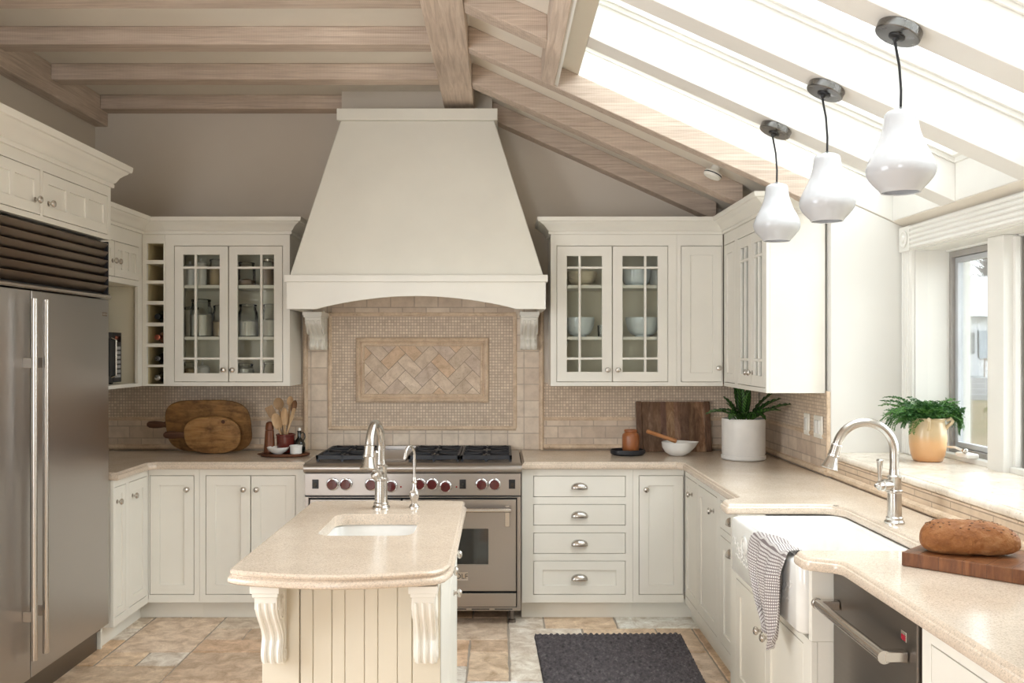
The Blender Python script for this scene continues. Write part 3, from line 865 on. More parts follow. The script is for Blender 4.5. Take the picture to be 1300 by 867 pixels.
def cabinet(name, label, F, A0, A1, Z0, Z1, depth, fronts, cat='cabinet', open_=False, shelves=(), toe=None, group=None, extra_holes=(), te=0.0, ts=0.0):
    c = F.pt((A0 + A1) / 2, -depth / 2, 0 if toe else Z0)
    t = thing(name, label, cat, c, group)
    holes = [(f['a0'], f['a1'], f['z0'], f['z1']) for f in fronts] + list(extra_holes)
    mb = MB(); mb.plate(F, A0, A1, Z0, Z1, holes, -0.020, 0)
    mb.build('face_frame', M['cream'], t, bevel=0.0015, seg=1)
    mb = MB()
    if open_:
        w = 0.018
        for q0, q1 in ((A0, A0 + w), (A1 - w, A1)):
            sp_ = MB(); sp_.fbox(F, q0, q1, -depth, -0.0202, Z0, Z1); sp_.build('side_panel', M['cream'], t, smooth=False)
        mb.fbox(F, A0 + w, A1 - w, -depth, -0.0202, Z0, Z0 + w); mb.fbox(F, A0 + w, A1 - w, -depth, -0.0202, Z1 - w, Z1)
        mb.fbox(F, A0 + w, A1 - w, -depth, -depth + 0.010, Z0 + w, Z1 - w)
        mb.build('carcass', M['cream_in'] if open_ != 'cream' else M['cream'], t, smooth=False)
        for z in shelves:
            s = MB(); s.fbox(F, A0 + w, A1 - w, -depth + .011, -0.035, z - 0.019, z); s.build('shelf', M['cream'], t, smooth=False)
    else:
        mb.fbox(F, A0, A1, -depth, -0.0205, Z0, Z1)
        mb.build('carcass', M['cream'], t, smooth=False)
    if toe:
        s = MB(); s.fbox(F, A0, A1, -depth, -toe, 0.0, Z0 - .0005); s.fbox(F, A1, A1 + te, -toe - 0.02, -toe, 0.0, Z0 - .0005) if te else None; s.fbox(F, A0 - ts, A0, -toe - 0.02, -toe, 0.0, Z0 - .0005) if ts else None; s.build('toe_kick', M['cream'], t, smooth=False)
    for f in fronts: door(F, f['a0'], f['a1'], f['z0'], f['z1'], t, **{k: v for k, v in f.items() if k not in ('a0', 'a1', 'z0', 'z1')})
    return t
CROWN = [(0.0, 0.0), (0.012, 0.0), (0.014, 0.012), (0.010, 0.018), (0.018, 0.022), (0.024, 0.030), (0.034, 0.044), (0.050, 0.056), (0.064, 0.064), (0.068, 0.070), (0.078, 0.072), (0.082, 0.078), (0.084, 0.096), (0.0, 0.096)]
def crown(path, z0, parent, s=1.0, hs=1.0, d0=0, d1=0):
    mb = MB(); sweep(mb, path, [(o * s, z0 + h * hs) for o, h in CROWN], d0, d1)
    return mb.build('crown_moulding', M['cream'], parent, angle=30)
def dd(a0, a1, z0, z1, **k): return dict(a0=a0, a1=a1, z0=z0, z1=z1, **k)

FB_ = Fr((0, 5.34, 0), (1, 0, 0), (0, -1, 0))      # base fronts on the back wall
FU = Fr((0, 5.64, 0), (1, 0, 0), (0, -1, 0))       # upper fronts on the back wall
FRB = Fr((1.06, 0, 0), (0, 1, 0), (-1, 0, 0))      # base fronts of the right run
FLB = Fr((-2.02, 0, 0), (0, 1, 0), (1, 0, 0))
FRU = Fr((1.356, 0, 0), (0, 1, 0), (-1, 0, 0))
FLU = Fr((-2.17, 0, 0), (0, 1, 0), (1, 0, 0))
BZ0, BZ1 = 0.104, 0.8715
DZ0, DZ1 = 0.149, 0.834

# --- base, back wall left
cabinet('base_cabinet', 'cream base cabinet with one door in the left corner under the boards', FB_, -2.02, -1.727, BZ0, BZ1, 0.61,
        [dd(-2.012, -1.757, DZ0, DZ1, kn=(-1.795, 0.755), label='single shaker door')], toe=0.07, ts=0.071)
cabinet('base_cabinet', 'cream double-door base cabinet left of the range, half behind the island', FB_, -1.7265, -1.108, BZ0, BZ1, 0.61,
        [dd(-1.691, -1.4325, DZ0, DZ1, kn=(-1.470, 0.755)), dd(-1.4325, -1.174, DZ0, DZ1, kn=(-1.395, 0.755))], toe=0.07)
# --- base, left wall beside the fridge
cabinet('base_cabinet', 'cream base cabinet with two narrow doors between refrigerator and corner', FLB, 4.86, 5.339, BZ0, BZ1, 0.575,
        [dd(4.875, 5.02, DZ0, DZ1, kn=(4.905, 0.755), st=0.04), dd(5.065, 5.325, DZ0, DZ1, kn=(5.11, 0.755))], toe=0.07, te=0.071)
# --- base, back wall right
ds = [(0.19, 0.72, 0.710, 0.832), (0.19, 0.72, 0.547, 0.669), (0.19, 0.72, 0.384, 0.506), (0.19, 0.72, 0.149, 0.344)]
fr = []
for k, (a0, a1, z0, z1) in enumerate(ds):
    fr.append(dd(a0, a1, z0, z1, kind='slab' if k < 3 else 'shaker', st=0.052, pull=(0.455, (z0 + z1) / 2 + 0.004), name='drawer', label='shallow flat drawer' if k < 3 else 'deep bottom drawer with recessed panel'))
cabinet('drawer_cabinet', 'cream four-drawer base cabinet right of the range with cup pulls', FB_, 0.124, 0.762, BZ0, BZ1, 0.61, fr, toe=0.07)
cabinet('base_cabinet', 'cream base cabinet with one door in the right corner beside the drawers', FB_, 0.7625, 1.056, BZ0, BZ1, 0.61,
        [dd(0.796, 1.053, DZ0, DZ1, kn=(0.836, 0.755))], toe=0.07, te=0.056)
# --- right run
cabinet('base_cabinet', 'cream narrow-door base cabinet in the right corner, right run', FRB, 5.01, 5.339, BZ0, BZ1, 0.605,
        [dd(5.02, 5.33, DZ0, DZ1, kn=(5.14, 0.755), st=0.05)], toe=0.05, te=0.071)
cabinet('base_cabinet', 'cream one-door base cabinet in the middle of the right run', FRB, 4.505, 5.0095, BZ0, BZ1, 0.605,
        [dd(4.55, 4.985, DZ0, DZ1, kn=(4.62, 0.755))], toe=0.05)
cabinet('base_cabinet', 'cream base cabinet with a drawer over a door just left of the sink', FRB, 3.985, 4.5045, BZ0, BZ1, 0.605,
        [dd(4.04, 4.48, 0.700, DZ1, kind='slab', pull=(4.26, 0.77), name='drawer'), dd(4.04, 4.48, DZ0, 0.665, pull=(4.26, 0.625))], toe=0.05)
FSK = Fr((0.985, 0, 0), (0, 1, 0), (-1, 0, 0))
t = cabinet('sink_cabinet', 'cream projecting two-door cabinet under the apron sink', FSK, 2.945, 3.98, BZ0, 0.632, 0.60,
        [dd(3.025, 3.4575, DZ0, 0.604, kn=(3.415, 0.50), st=0.06), dd(3.4575, 3.89, DZ0, 0.604, kn=(3.50, 0.50), st=0.06)], toe=0.06)
mb = MB(); mb.fbox(FSK, 2.945, 2.972, -0.60, 0, 0.632, BZ1); mb.build('side_post', M['cream'], t, bevel=0.003)
mb = MB(); mb.fbox(FSK, 3.868, 3.98, -0.12, 0, 0.632, BZ1); mb.build('side_post', M['cream'], t, bevel=0.003)
FDW = Fr((1.052, 0, 0), (0, 1, 0), (-1, 0, 0))
cabinet('base_cabinet', 'cream base cabinet at the bottom right edge of the photo, past the dishwasher', FRB, 1.60, 2.338, BZ0, BZ1, 0.605,
        [dd(1.66, 2.29, 0.700, DZ1, kind='slab', name='drawer', pull=(1.97, .77)), dd(1.66, 2.29, DZ0, 0.665)], toe=0.05)

# --- dishwasher
t = thing('dishwasher', 'dark stainless dishwasher with bar handle under the right counter', 'dishwasher', (1.36, 2.64, 0))
mb = MB(); mb.box(1.075, 1.66, 2.345, 2.94, 0.09, 0.872); mb.build('tub', M['steel_dark'], t, smooth=False)
mb = MB(); mb.fbox(FDW, 2.348, 2.938, -0.02, 0.0, 0.11, 0.868); d = mb.build('door', M['steel_dark'], t, bevel=0.004)
mb = MB(); mb.box(1.12, 1.6, 2.345, 2.94, 0.0, 0.088); mb.build('kick_plate', M['black'], t)
mb = MB(); mb.tube([FDW.pt(2.40, 0.062, 0.765), FDW.pt(2.905, 0.062, 0.765)], 0.0155, 18)
for a in (2.40, 2.905): mb.tube([FDW.pt(a - .004, 0.062, 0.765), FDW.pt(a + .006, 0.062, 0.765)], 0.0175, 18)
h = mb.build('handle_bar', M['nickel'], d)
for a in (2.412, 2.893):
    mb = MB(); mb.fbox(FDW, a - 0.017, a + 0.017, 0, 0.062, 0.751, 0.779); mb.build('handle_bracket', M['nickel'], d, bevel=0.004)
mb = MB(); mb.fbox(FDW, 2.405, 2.435, 0, 0.003, 0.800, 0.826); b_ = mb.build('badge', M['chrome'], d, bevel=0.001)
mb = MB(); mb.fbox(FDW, 2.409, 2.431, 0.003, 0.0042, 0.803, 0.817); mb.build('badge_enamel', plain('red_badge', (0.35, 0.01, 0.03), 0.2), b_)

# --- uppers, back wall right
UZ0, UZ1 = 1.335, 2.255
u1 = cabinet('upper_cabinet', 'cream glass-door upper cabinet with white bowls right of the hood', FU, 0.306, 1.070, UZ0, UZ1, 0.325,
        [dd(0.342, 0.680, 1.359, 2.186, kind='glass', st=0.060, mA=(0.482,), mZ=(1.502, 2.053), kn=(0.650, 1.433)),
         dd(0.680, 1.018, 1.359, 2.186, kind='glass', st=0.060, mA=(0.880,), mZ=(1.502, 2.053), kn=(0.712, 1.433))], open_=True, shelves=(1.635, 1.950))
u2 = cabinet('upper_cabinet', 'cream one-door blind corner upper cabinet above the potted plant', FU, 1.0705, 1.350, UZ0, UZ1, 0.325,
        [dd(1.097, 1.345, 1.359, 2.186, kn=(1.322, 1.445), st=0.055)])
u3 = cabinet('upper_cabinet', 'cream glass-door upper cabinet on the right wall above the plant', FRU, 4.742, 5.639, UZ0, UZ1, 0.300,
        [dd(4.765, 5.030, 1.359, 2.186, kind='glass', st=0.058, mA=(4.897,), mZ=(1.502, 2.053), kn=(5.000, 1.433)),
         dd(5.030, 5.310, 1.359, 2.186, kind='glass', st=0.058, mA=(5.170,), mZ=(1.502, 2.053), kn=(5.062, 1.433)),
         dd(5.380, 5.625, 1.359, 2.186, st=0.055)], open_=True, shelves=(1.635, 1.950))
crown([(0.306, 5.95), (0.306, 5.64), (1.071, 5.64)][::1], 2.255, u1)
crown([(1.0705, 5.64), (1.356, 5.64), (1.356, 5.0)], 2.255, u2, d1=1)
crown([(1.0, 5.64), (1.356, 5.64), (1.356, 4.742), (1.655, 4.742)], 2.255, u3, d0=1)
# --- uppers, back wall left
u4 = cabinet('upper_cabinet', 'cream glass-door upper cabinet of jars left of the hood', FU, -2.030, -1.275, UZ0, UZ1, 0.325,
        [dd(-1.977, -1.6475, 1.359, 2.186, kind='glass', st=0.052, mA=(-1.848,), mZ=(1.502, 2.053), kn=(-1.674, 1.433)),
         dd(-1.6475, -1.318, 1.359, 2.186, kind='glass', st=0.052, mA=(-1.449,), mZ=(1.502, 2.053), kn=(-1.620, 1.433))], open_=True, shelves=(1.635, 1.950))
crown([(-2.031, 5.64), (-1.275, 5.64), (-1.275, 5.95)], 2.255, u4)
# wine rack
M['cubby'] = paint('yellow_cream_cubby_paint', (0.74, 0.63, 0.38), 0.5)  # cubby lining, yellower than the cabinet cream
t = thing('wine_rack', 'narrow cream wine rack with seven cubbies beside the jar cabinet', 'wine rack', (-2.10, 5.80, UZ0))
S5 = 5.64 / FPX
def zz(y): return 1.56 - (y - 443) * S5
cub = [(309, 330), (335, 356), (360, 382), (386.5, 409.5), (414, 436), (440.5, 463), (466, 487.5)]
mb = MB(); mb.plate(FU, -2.17, -2.0305, UZ0, UZ1, [(-2.142, -2.042, zz(b), zz(a)) for a, b in cub], -0.022, 0)
mb.build('face_frame', M['cream'], t, bevel=0.0015, seg=1)
mb = MB(); mb.fbox(FU, -2.17, -2.143, -0.325, -0.0222, UZ0, UZ1); mb.fbox(FU, -2.041, -2.0305, -0.325, -0.0222, UZ0, UZ1); mb.fbox(FU, -2.143, -2.041, -0.325, -0.315, UZ0, UZ1)
mb.fbox(FU, -2.143, -2.041, -0.315, -0.0222, zz(309) , UZ1); mb.fbox(FU, -2.143, -2.041, -0.315, -0.0222, UZ0, zz(487.5))
mb.build('carcass', M['cubby'], t, smooth=False)
for (a, b), (c, d) in zip(cub[:-1], cub[1:]):
    mb = MB(); mb.fbox(FU, -2.143, -2.041, -0.315, -0.0222, zz(c), zz(b)); mb.build('shelf', M['cream_in'], t, smooth=False)
crown([(-2.17, 4.9), (-2.170, 5.64), (-2.0305, 5.64)], 2.255, t, d0=1)
# microwave cabinet on the left wall
t = thing('microwave_cabinet', 'cream upper cabinet with an open microwave niche beside the refrigerator', 'cabinet', (-2.38, 5.25, UZ0))
L0, L1 = 4.86, 5.6395
mb = MB(); mb.plate(FLU, L0, L1, UZ0, UZ1, [(4.885, 5.590, 1.967, 2.170), (4.885, 5.575, 1.356, 1.935)], -0.020, 0); mb.build('face_frame', M['cream'], t, bevel=0.0015, seg=1)
mb = MB(); mb.fbox(FLU, L0, L0 + .018, -0.42, -0.0202, UZ0, UZ1); mb.fbox(FLU, L1 - .04, L1 - .0, -0.42, -0.0202, UZ0, UZ1)
mb.fbox(FLU, L0 + .018, L1 - .04, -0.42, -0.41, UZ0, UZ1); mb.fbox(FLU, L0 + .018, L1 - .04, -0.41, -0.0202, UZ0, 1.356); mb.fbox(FLU, L0 + .018, L1 - .04, -0.41, -0.0202, 1.935, UZ1)
mb.build('carcass', M['cream_in'], t, smooth=False)
door(FLU, 4.885, 5.235, 1.967, 2.170, t, kn=(5.205, 2.055), st=0.045, panels=3)
door(FLU, 5.235, 5.590, 1.967, 2.170, t, kn=(5.265, 2.055), st=0.045, panels=3)
crown([(-2.17, 4.86), (-2.17, 5.64), (-2.0, 5.64)], 2.255, t, d1=1)
# microwave
t = thing('microwave', 'black and steel microwave in the open niche beside the refrigerator', 'microwave', (-2.38, 5.2, 1.357))
FM = Fr((-2.215, 0, 0), (0, 1, 0), (1, 0, 0))
mb = MB(); mb.fbox(FM, 4.94, 5.44, -0.33, -0.02, 1.368, 1.655); mb.build('body', M['black'], t, bevel=0.004)
for a in (4.98, 5.40):
    for n in (-.30, -.05):
        mb = MB(); mb.fbox(FM, a - .012, a + .012, n - .012, n + .012, 1.3565, 1.369); mb.build('foot', M['black'], t)
mb = MB(); mb.plate(FM, 4.94, 5.325, 1.368, 1.655, [(4.975, 5.275, 1.405, 1.62)], -0.02, 0); d = mb.build('door', M['black'], t, bevel=0.003)
mb = MB(); mb.fbox(FM, 4.97, 5.28, -0.017, -0.008, 1.40, 1.625); mb.build('door_glass', M['ovenglass'], d)
mb = MB(); mb.tube([FM.pt(5.300, 0.0, 1.40), FM.pt(5.300, 0.025, 1.41), FM.pt(5.300, 0.025, 1.61), FM.pt(5.300, 0.0, 1.62)], 0.007, 10); mb.build('handle', M['nickel'], d)
mb = MB(); mb.fbox(FM, 5.327, 5.44, -0.02, 0, 1.368, 1.655); p_ = mb.build('control_panel', M['black'], t, bevel=0.002)
mb = MB(); mb.fbox(FM, 5.345, 5.425, 0, 0.0015, 1.60, 1.635); mb.build('display', M['ovenglass'], p_)
for r in range(7):
    for c in range(3):
        mb = MB(); mb.fbox(FM, 5.346 + c * 0.028, 5.368 + c * 0.028, 0, 0.002, 1.395 + r * 0.027, 1.412 + r * 0.027); mb.build('button', plain('grey_button', (0.42, 0.42, 0.42), 0.5) if (r, c) == (0, 0) else bpy.data.materials['grey_button'], p_)
# cabinet above the refrigerator
FFC = Fr((-2.03, 0, 0), (0, 1, 0), (1, 0, 0))
t = cabinet('upper_cabinet', 'cream cabinet with tall crown moulding above the refrigerator', FFC, 3.40, 4.85, 2.125, 2.42, 0.565,
        [dd(3.44, 4.107, 2.150, 2.350, st=0.048, panels=3, kn=(4.06, 2.212)), dd(4.132, 4.812, 2.150, 2.350, st=0.048, panels=3, kn=(4.18, 2.212))])
crown([(-2.03, 3.40), (-2.03, 4.85), (-2.56, 4.85)], 2.40, t, 1.0, 1.25)
mb = MB(); mb.box(-2.595, -2.075, 4.832, 4.85, 0.0, 2.1245); mb.build('end_panel', M['cream'], t, smooth=False)
mb = MB(); mb.box(-2.595, -2.035, 3.40, 3.418, 0.0, 2.1245); mb.build('end_panel', M['cream'], t, smooth=False)

# --- refrigerator
t = thing('refrigerator', 'large stainless side-by-side refrigerator with louvered top grille', 'refrigerator', (-2.31, 4.12, 0))
mb = MB(); mb.box(-2.59, -2.075, 3.424, 4.826, 0.10, 2.12); mb.build('body', M['steel_dark'], t, smooth=False)
FG = Fr((-2.03, 0, 0), (0, 1, 0), (1, 0, 0))
mb = MB(); mb.fbox(FG, 3.43, 4.022, -0.04, 0.0, 0.135, 1.815); d1 = mb.build('door', M['steel_y'], t, bevel=0.005, label='left freezer door')
mb = MB(); mb.fbox(FG, 4.030, 4.826, -0.04, 0.0, 0.135, 1.815); d2 = mb.build('door', M['steel_y'], t, bevel=0.005, label='right refrigerator door')
for d, a in ((d1, 3.958), (d2, 4.058)):
    mb = MB(); mb.tube([FG.pt(a, 0.048, 0.235), FG.pt(a, 0.048, 1.775)], 0.0135, 18); mb.build('handle', M['nickel'], d)
    for z in (0.42, 1.50):
        s_ = -1 if d is d1 else 1
        mb = MB(); mb.fbox(FG, min(a - .008, a + s_ * 0.0 - .008), a + .008, 0, 0.045, z - 0.022, z + 0.022); mb.build('handle_bracket', M['nickel'], d, bevel=0.003)
mb = MB(); mb.fbox(FG, 4.745, 4.80, 0, 0.0015, 1.728, 1.748); b_ = mb.build('badge', M['louver'], d2)
def text(s, size, F, a, n, z, mat, parent, name='lettering', ext=0.0006):
    cu = bpy.data.curves.new(name, 'FONT'); cu.body = s; cu.size = size; cu.extrude = ext; cu.align_x = 'CENTER'; cu.align_y = 'CENTER'
    ob = bpy.data.objects.new(name + '_c', cu); COL.objects.link(ob)
    bpy.context.view_layer.update()
    me = bpy.data.meshes.new_from_object(ob.evaluated_get(bpy.context.evaluated_depsgraph_get()))
    bpy.data.objects.remove(ob, do_unlink=True)
    U = F.U; Z_ = V(0, 0, 1); N_ = F.N
    if U.cross(Z_).dot(N_) < 0: U = -U
    R = Matrix((( U.x, 0, N_.x, 0), (U.y, 0, N_.y, 0), (0, 1, 0, 0), (0, 0, 0, 1)))
    me.transform(Matrix.Translation(F.pt(a, n, z) - Vector(parent['_o'])) @ R)
    me.materials.clear(); me.materials.append(mat)
    o = bpy.data.objects.new(name, me); COL.objects.link(o); o.parent = parent; o['_o'] = parent['_o']
    return o
text('SUB-ZERO', 0.0105, FG, 4.7725, 0.0018, 1.738, M['chrome'], b_)
# louvered grille
gr = MB(); gr.fbox(FG, 3.43, 4.826, -0.04, -0.036, 1.83, 2.115); gr.fbox(FG, 3.43, 4.826, -0.038, 0.004, 1.822, 1.842); gr.fbox(FG, 4.818, 4.828, -0.04, -0.002, 1.84, 2.115)
g = gr.build('grille', M['black'], t, smooth=False)
for k in range(6):
    z = 1.852 + k * 0.0435
    mb = MB(); mb.hexa([FG.pt(a, n, q) for q0 in (0,) for (n, q) in ((-0.030, z + 0.002), (-0.024, z - 0.002)) for a in (3.43, 4.818)] + [FG.pt(a, n, q) for (n, q) in ((-0.006, z + 0.038), (0.001, z + 0.034)) for a in (3.43, 4.818)])
    mb.build('louver', M['louver'], g, bevel=0.001, seg=1)
mb = MB(); mb.tube([FG.pt(3.43, 0.006, 1.828), FG.pt(4.83, 0.006, 1.828)], 0.009, 12); mb.build('hinge_rail', M['nickel'], g)
mb = MB(); mb.box(-2.55, -2.09, 3.43, 4.82, 0.0, 0.10); mb.build('kick_plate', M['steel_dark'], t, smooth=False)

# ================================================================== COUNTERTOPS
PROF = [(0.010, 0.872), (0.004, 0.874), (0.0, 0.880), (0.0, 0.893), (0.003, 0.900), (0.008, 0.903), (0.009, 0.906), (0.012, 0.911), (0.017, 0.914)]
def rc(pts, n=4):
    """round selected corners: pts of (x, y, r)"""
    out = []
    N = len(pts)
    for i in range(N):
        x, y, r = pts[i]
        if r <= 0: out.append((x, y)); continue
        p = Vector((x, y)); a = (Vector(pts[i - 1][:2]) - p).normalized(); b = (Vector(pts[(i + 1) % N][:2]) - p).normalized()
        s_, e_ = p + a * r, p + b * r
        for k in range(n + 1):
            t_ = k / n
            q = s_ * (1 - t_) ** 2 + p * 2 * t_ * (1 - t_) + e_ * t_ ** 2
            out.append((q.x, q.y))
    return out
mb = MB()
out = rc([(XL + .003, 4.853, 0), (-1.992, 4.853, 0), (-1.992, 5.27, 0.0), (-1.96, 5.305, 0), (-1.107, 5.305, 0), (-1.107, YB - .013, 0), (XL + .003, YB - .013, 0)])
slab(mb, out, PROF)
o = mb.build('countertop', M['counter'], loc=(-2, 5.6, 0.872)); tag(o, 'speckled beige L-shaped countertop on the left under the round boards', 'countertop')
# right countertop with the sink notch
mb = MB()
out = [(0.123, 5.305, 0), (1.0, 5.305, 0), (1.034, 5.27, 0), (1.034, 4.06, 0.03), (0.938, 3.985, 0.03), (0.938, 3.862, 0.02), (1.365, 3.862, 0.07), (1.405, 3.82, 0.07), (1.405, 3.03, 0.05), (1.365, 2.995, 0.0), (0.938, 2.995, 0.03), (0.938, 2.885, 0.03), (1.034, 2.83, 0.03), (1.034, 1.30, 0), (XR - .001, 1.30, 0), (XR - .001, 3.0, 0), (XR - .001, YB - .013, 0), (0.123, YB - .013, 0)]
slab(mb, rc(out, 5), PROF)
o = mb.build('countertop', M['counter'], loc=(1.3, 4, 0.872)); tag(o, 'speckled beige countertop along the right with the sink cutout', 'countertop')

# ================================================================== FARMHOUSE SINK
t = thing('apron_sink', 'white fireclay farmhouse apron sink set in the right counter', 'sink', (1.18, 3.42, 0.64))
mb = MB()
cx, cy, w, h = 1.190, 3.42, 0.470, 0.882
zt = 0.8705
L = []
for ins, z, r in ((0.03, 0.640, 0.02), (0.008, 0.644, 0.03), (0.0, 0.655, 0.03), (0.0, zt - 0.014, 0.03), (0.004, zt - 0.004, 0.03), (0.014, zt, 0.03), (0.028, zt, 0.035), (0.038, zt - 0.004, 0.04), (0.044, zt - 0.02, 0.05), (0.052, 0.72, 0.055), (0.065, 0.690, 0.06), (0.11, 0.676, 0.06), (0.20, 0.672, 0.03)):
    L.append(rrect(cx, cy, w - 2 * ins, h - 2 * ins, r, z, 6))
mb.loft(L)
basin = mb.build('basin', M['porcelain'], t, angle=50)
mb = MB(); mb.lathe([(0.044, 0), (0.044, 0.003), (0.036, 0.004), (0.030, 0.001), (0.001, 0.001)], (1.22, 3.42, 0.673), 24); mb.build('drain', M['nickel'], t)
# raised relief on the apron: scroll garland
mb = MB()
FA = Fr((0.955, 0, 0), (0, 1, 0), (-1, 0, 0))
def rel(pts, r): mb.tube([FA.pt(a, 0.000, z) for a, z in pts], r, 6)
for s_ in (-1, 1):
    c0 = 3.42
    rel([(c0 + s_ * (0.05 + 0.33 * t_), 0.79 - 0.045 * sin(pi * t_) + 0.008 * sin(t_ * 40)) for t_ in [k / 24 for k in range(25)]], 0.0016)
    rel([(c0 + s_ * (0.05 + 0.30 * t_), 0.735 - 0.02 * sin(pi * t_) + 0.006 * sin(t_ * 50)) for t_ in [k / 24 for k in range(25)]], 0.0015)
    for k in range(9):
        t_ = (k + .5) / 9
        a = c0 + s_ * (0.06 + 0.31 * t_); z = 0.79 - 0.045 * sin(pi * t_)
        mb.ball(FA.pt(a, 0, z + 0.012), 0.0018, 0.009, 0.006, 8, 5); mb.ball(FA.pt(a + 0.012, 0, z - 0.012), 0.0018, 0.008, 0.005, 8, 5)
mb.lathe([(0.040, -0.001), (0.040, 0.003), (0.034, 0.005), (0.030, 0.002), (0.018, 0.002), (0.012, 0.006), (0.001, 0.007)], FA.pt(3.64, 0, 0.79), 20, '-x')
mb.lathe([(0.040, -0.001), (0.040, 0.003), (0.034, 0.005), (0.030, 0.002), (0.018, 0.002), (0.012, 0.006), (0.001, 0.007)], FA.pt(3.20, 0, 0.79), 20, '-x')
mb.build('apron_relief', M['porcelain'], basin)

# ================================================================== FAUCETS
def arc(c, r, u, a0, a1, n=18):
    """arc in the plane (u, z)"""
    return [Vector(c) + Vector(u) * (r * cos(radians(a0 + (a1 - a0) * k / n))) + V(0, 0, r * sin(radians(a0 + (a1 - a0) * k / n))) for k in range(n + 1)]
def big_faucet(lbl, base, u, side, zc, r, head_len=0.085, bend=0.0, hscale=1.0):
    u = Vector(u).normalized(); side = Vector(side).normalized()
    t = thing('kitchen_faucet', lbl, 'faucet', base)
    b = Vector(base)
    mb = MB(); mb.lathe([(0.036, 0), (0.036, 0.006), (0.033, 0.010), (0.030, 0.014), (0.030, 0.022), (0.026, 0.026), (0.025, 0.112), (0.029, 0.116), (0.029, 0.122), (0.024, 0.126), (0.024, 0.165), (0.026, 0.168), (0.026, 0.175), (0.019, 0.180), (0.018, 0.20)], b, 28)
    mb.build('body', M['nickel'], t)
    mb = MB()
    pts = [b + V(0, 0, 0.19), b + V(0, 0, (zc - b.z) * 0.6), b + V(0, 0, zc - b.z)]
    pts = [b + V(0, 0, 0.19 + (zc - b.z - 0.19) * k / 4) for k in range(4)]
    pts += arc(b + u * r + V(0, 0, zc - b.z), r, -u, 0, 166, 22)
    mb.tube(pts, 0.0165 * hscale, 18)
    sp = mb.build('spout', M['nickel'], t)
    e = pts[-1]; d = (pts[-1] - pts[-2]).normalized()
    mb = MB()
    q = lambda s_: e + d * s_
    mb.tube([q(0), q(0.004), q(0.006), q(0.040), q(0.042), q(0.047), q(0.050), q(0.075), q(0.092), q(0.094)], [0.018, 0.021, 0.019, 0.020, 0.022, 0.022, 0.019, 0.025, 0.031, 0.028], 22)
    mb.build('spray_head', M['nickel'], sp)
    mb = MB(); c = b + V(0, 0, 0.142)
    mb.tube([c, c + side * 0.026, c + side * 0.028, c + side * 0.05, c + side * 0.052, c + side * 0.066, c + side * 0.070, c + side * 0.082], [0.019, 0.019, 0.022, 0.022, 0.017, 0.018, 0.012, 0.006], 18)
    lv = mb.build('valve', M['nickel'], t)
    mb = MB(); c2 = c + side * 0.062
    mb.tube([c2, c2 + V(0, 0, 0.03), c2 + V(0, 0, 0.07), c2 + V(0, 0, 0.088), c2 + V(0, 0, 0.092), c2 + V(0, 0, 0.098)], [0.006, 0.0065, 0.0095, 0.011, 0.013, 0.009], 12)
    mb.build('lever', M['nickel'], lv)
    return t
big_faucet('tall brushed nickel gooseneck faucet behind the apron sink', (1.462, 3.45, CT), (-1, 0, 0), (-1, -0.25, 0), 1.180, 0.108)

# ================================================================== ISLAND
IX0, IX1, IY0, IY1 = -0.729, -0.183, 2.85, 3.95
t = thing('kitchen_island', 'cream beadboard kitchen island with carved corbels under a stone top', 'kitchen island', ((IX0 + IX1) / 2, 3.4, 0))
mb = MB(); mb.box(IX0 + .008, IX1 - .022, IY0 + .022, IY1 - .019, 0.0, 0.70); mb.box(IX0 + .008, IX1 - .022, IY1 - .018, IY1, 0.0, 0.868)
mb.build('carcass', M['cream'], t, smooth=False)
FI = Fr((0, IY0, 0), (1, 0, 0), (0, -1, 0))
mb = MB(); mb.fbox(FI, IX0, IX0 + 0.113, -0.02, 0.0, 0, 0.868); mb.fbox(FI, IX1 - 0.085, IX1, -0.02, 0, 0, 0.868)
mb.fbox(FI, IX0 + .113, IX1 - .085, -0.02, 0.0, 0.845, 0.868)
mb.build('corner_post', M['island'], t, bevel=0.002)
bw = [0.0, 0.062, 0.117, 0.158, 0.213, 0.254, 0.311, 0.345]
# boards of two alternating widths
xs = [IX0 + 0.115]; ws = [0.052, 0.060, 0.040, 0.060, 0.043, 0.060, 0.0]
mb = MB(); x = IX0 + 0.115; end = IX1 - 0.087
for w_ in (0.040, 0.058, 0.040, 0.060, 0.041, 0.060, 0.045):
    if x + w_ > end: w_ = end - x
    mb.fbox(FI, x + 0.0011, x + w_ - 0.0011, -0.02, -0.004, 0.0, 0.845); x += w_
mb.fbox(FI, IX0 + .114, IX1 - .086, -0.02, -0.009, 0.0, 0.845)
mb.build('beadboard_end', M['island'], t, bevel=0.0022, seg=2)
FIR = Fr((IX1, 0, 0), (0, 1, 0), (1, 0, 0))
mb = MB(); mb.plate(FIR, IY0 + .001, IY1, 0.0, 0.868, [(2.92, 3.40, 0.10, 0.83), (3.44, 3.90, 0.10, 0.655), (3.44, 3.90, 0.68, 0.83)], -0.02, 0); mb.build('side_frame', M['cream'], t, bevel=0.0015)
mb = MB()
mb2 = MB()
def bead_door(a0, a1, z0, z1, kn):
    mb = MB(); n = max(2, int((a1 - a0) / 0.055))
    for k in range(n): mb.fbox(FIR, a0 + GAP + (a1 - a0 - 2 * GAP) * k / n + .001, a0 + GAP + (a1 - a0 - 2 * GAP) * (k + 1) / n - .001, -0.016, -0.001, z0 + GAP, z1 - GAP)
    mb.fbox(FIR, a0 + GAP, a1 - GAP, -0.018, -0.006, z0 + GAP, z1 - GAP)
    o = mb.build('door' if z1 - z0 > 0.3 else 'drawer', M['cream'], t, bevel=0.0015)
    knob(FIR, kn[0], kn[1], o)
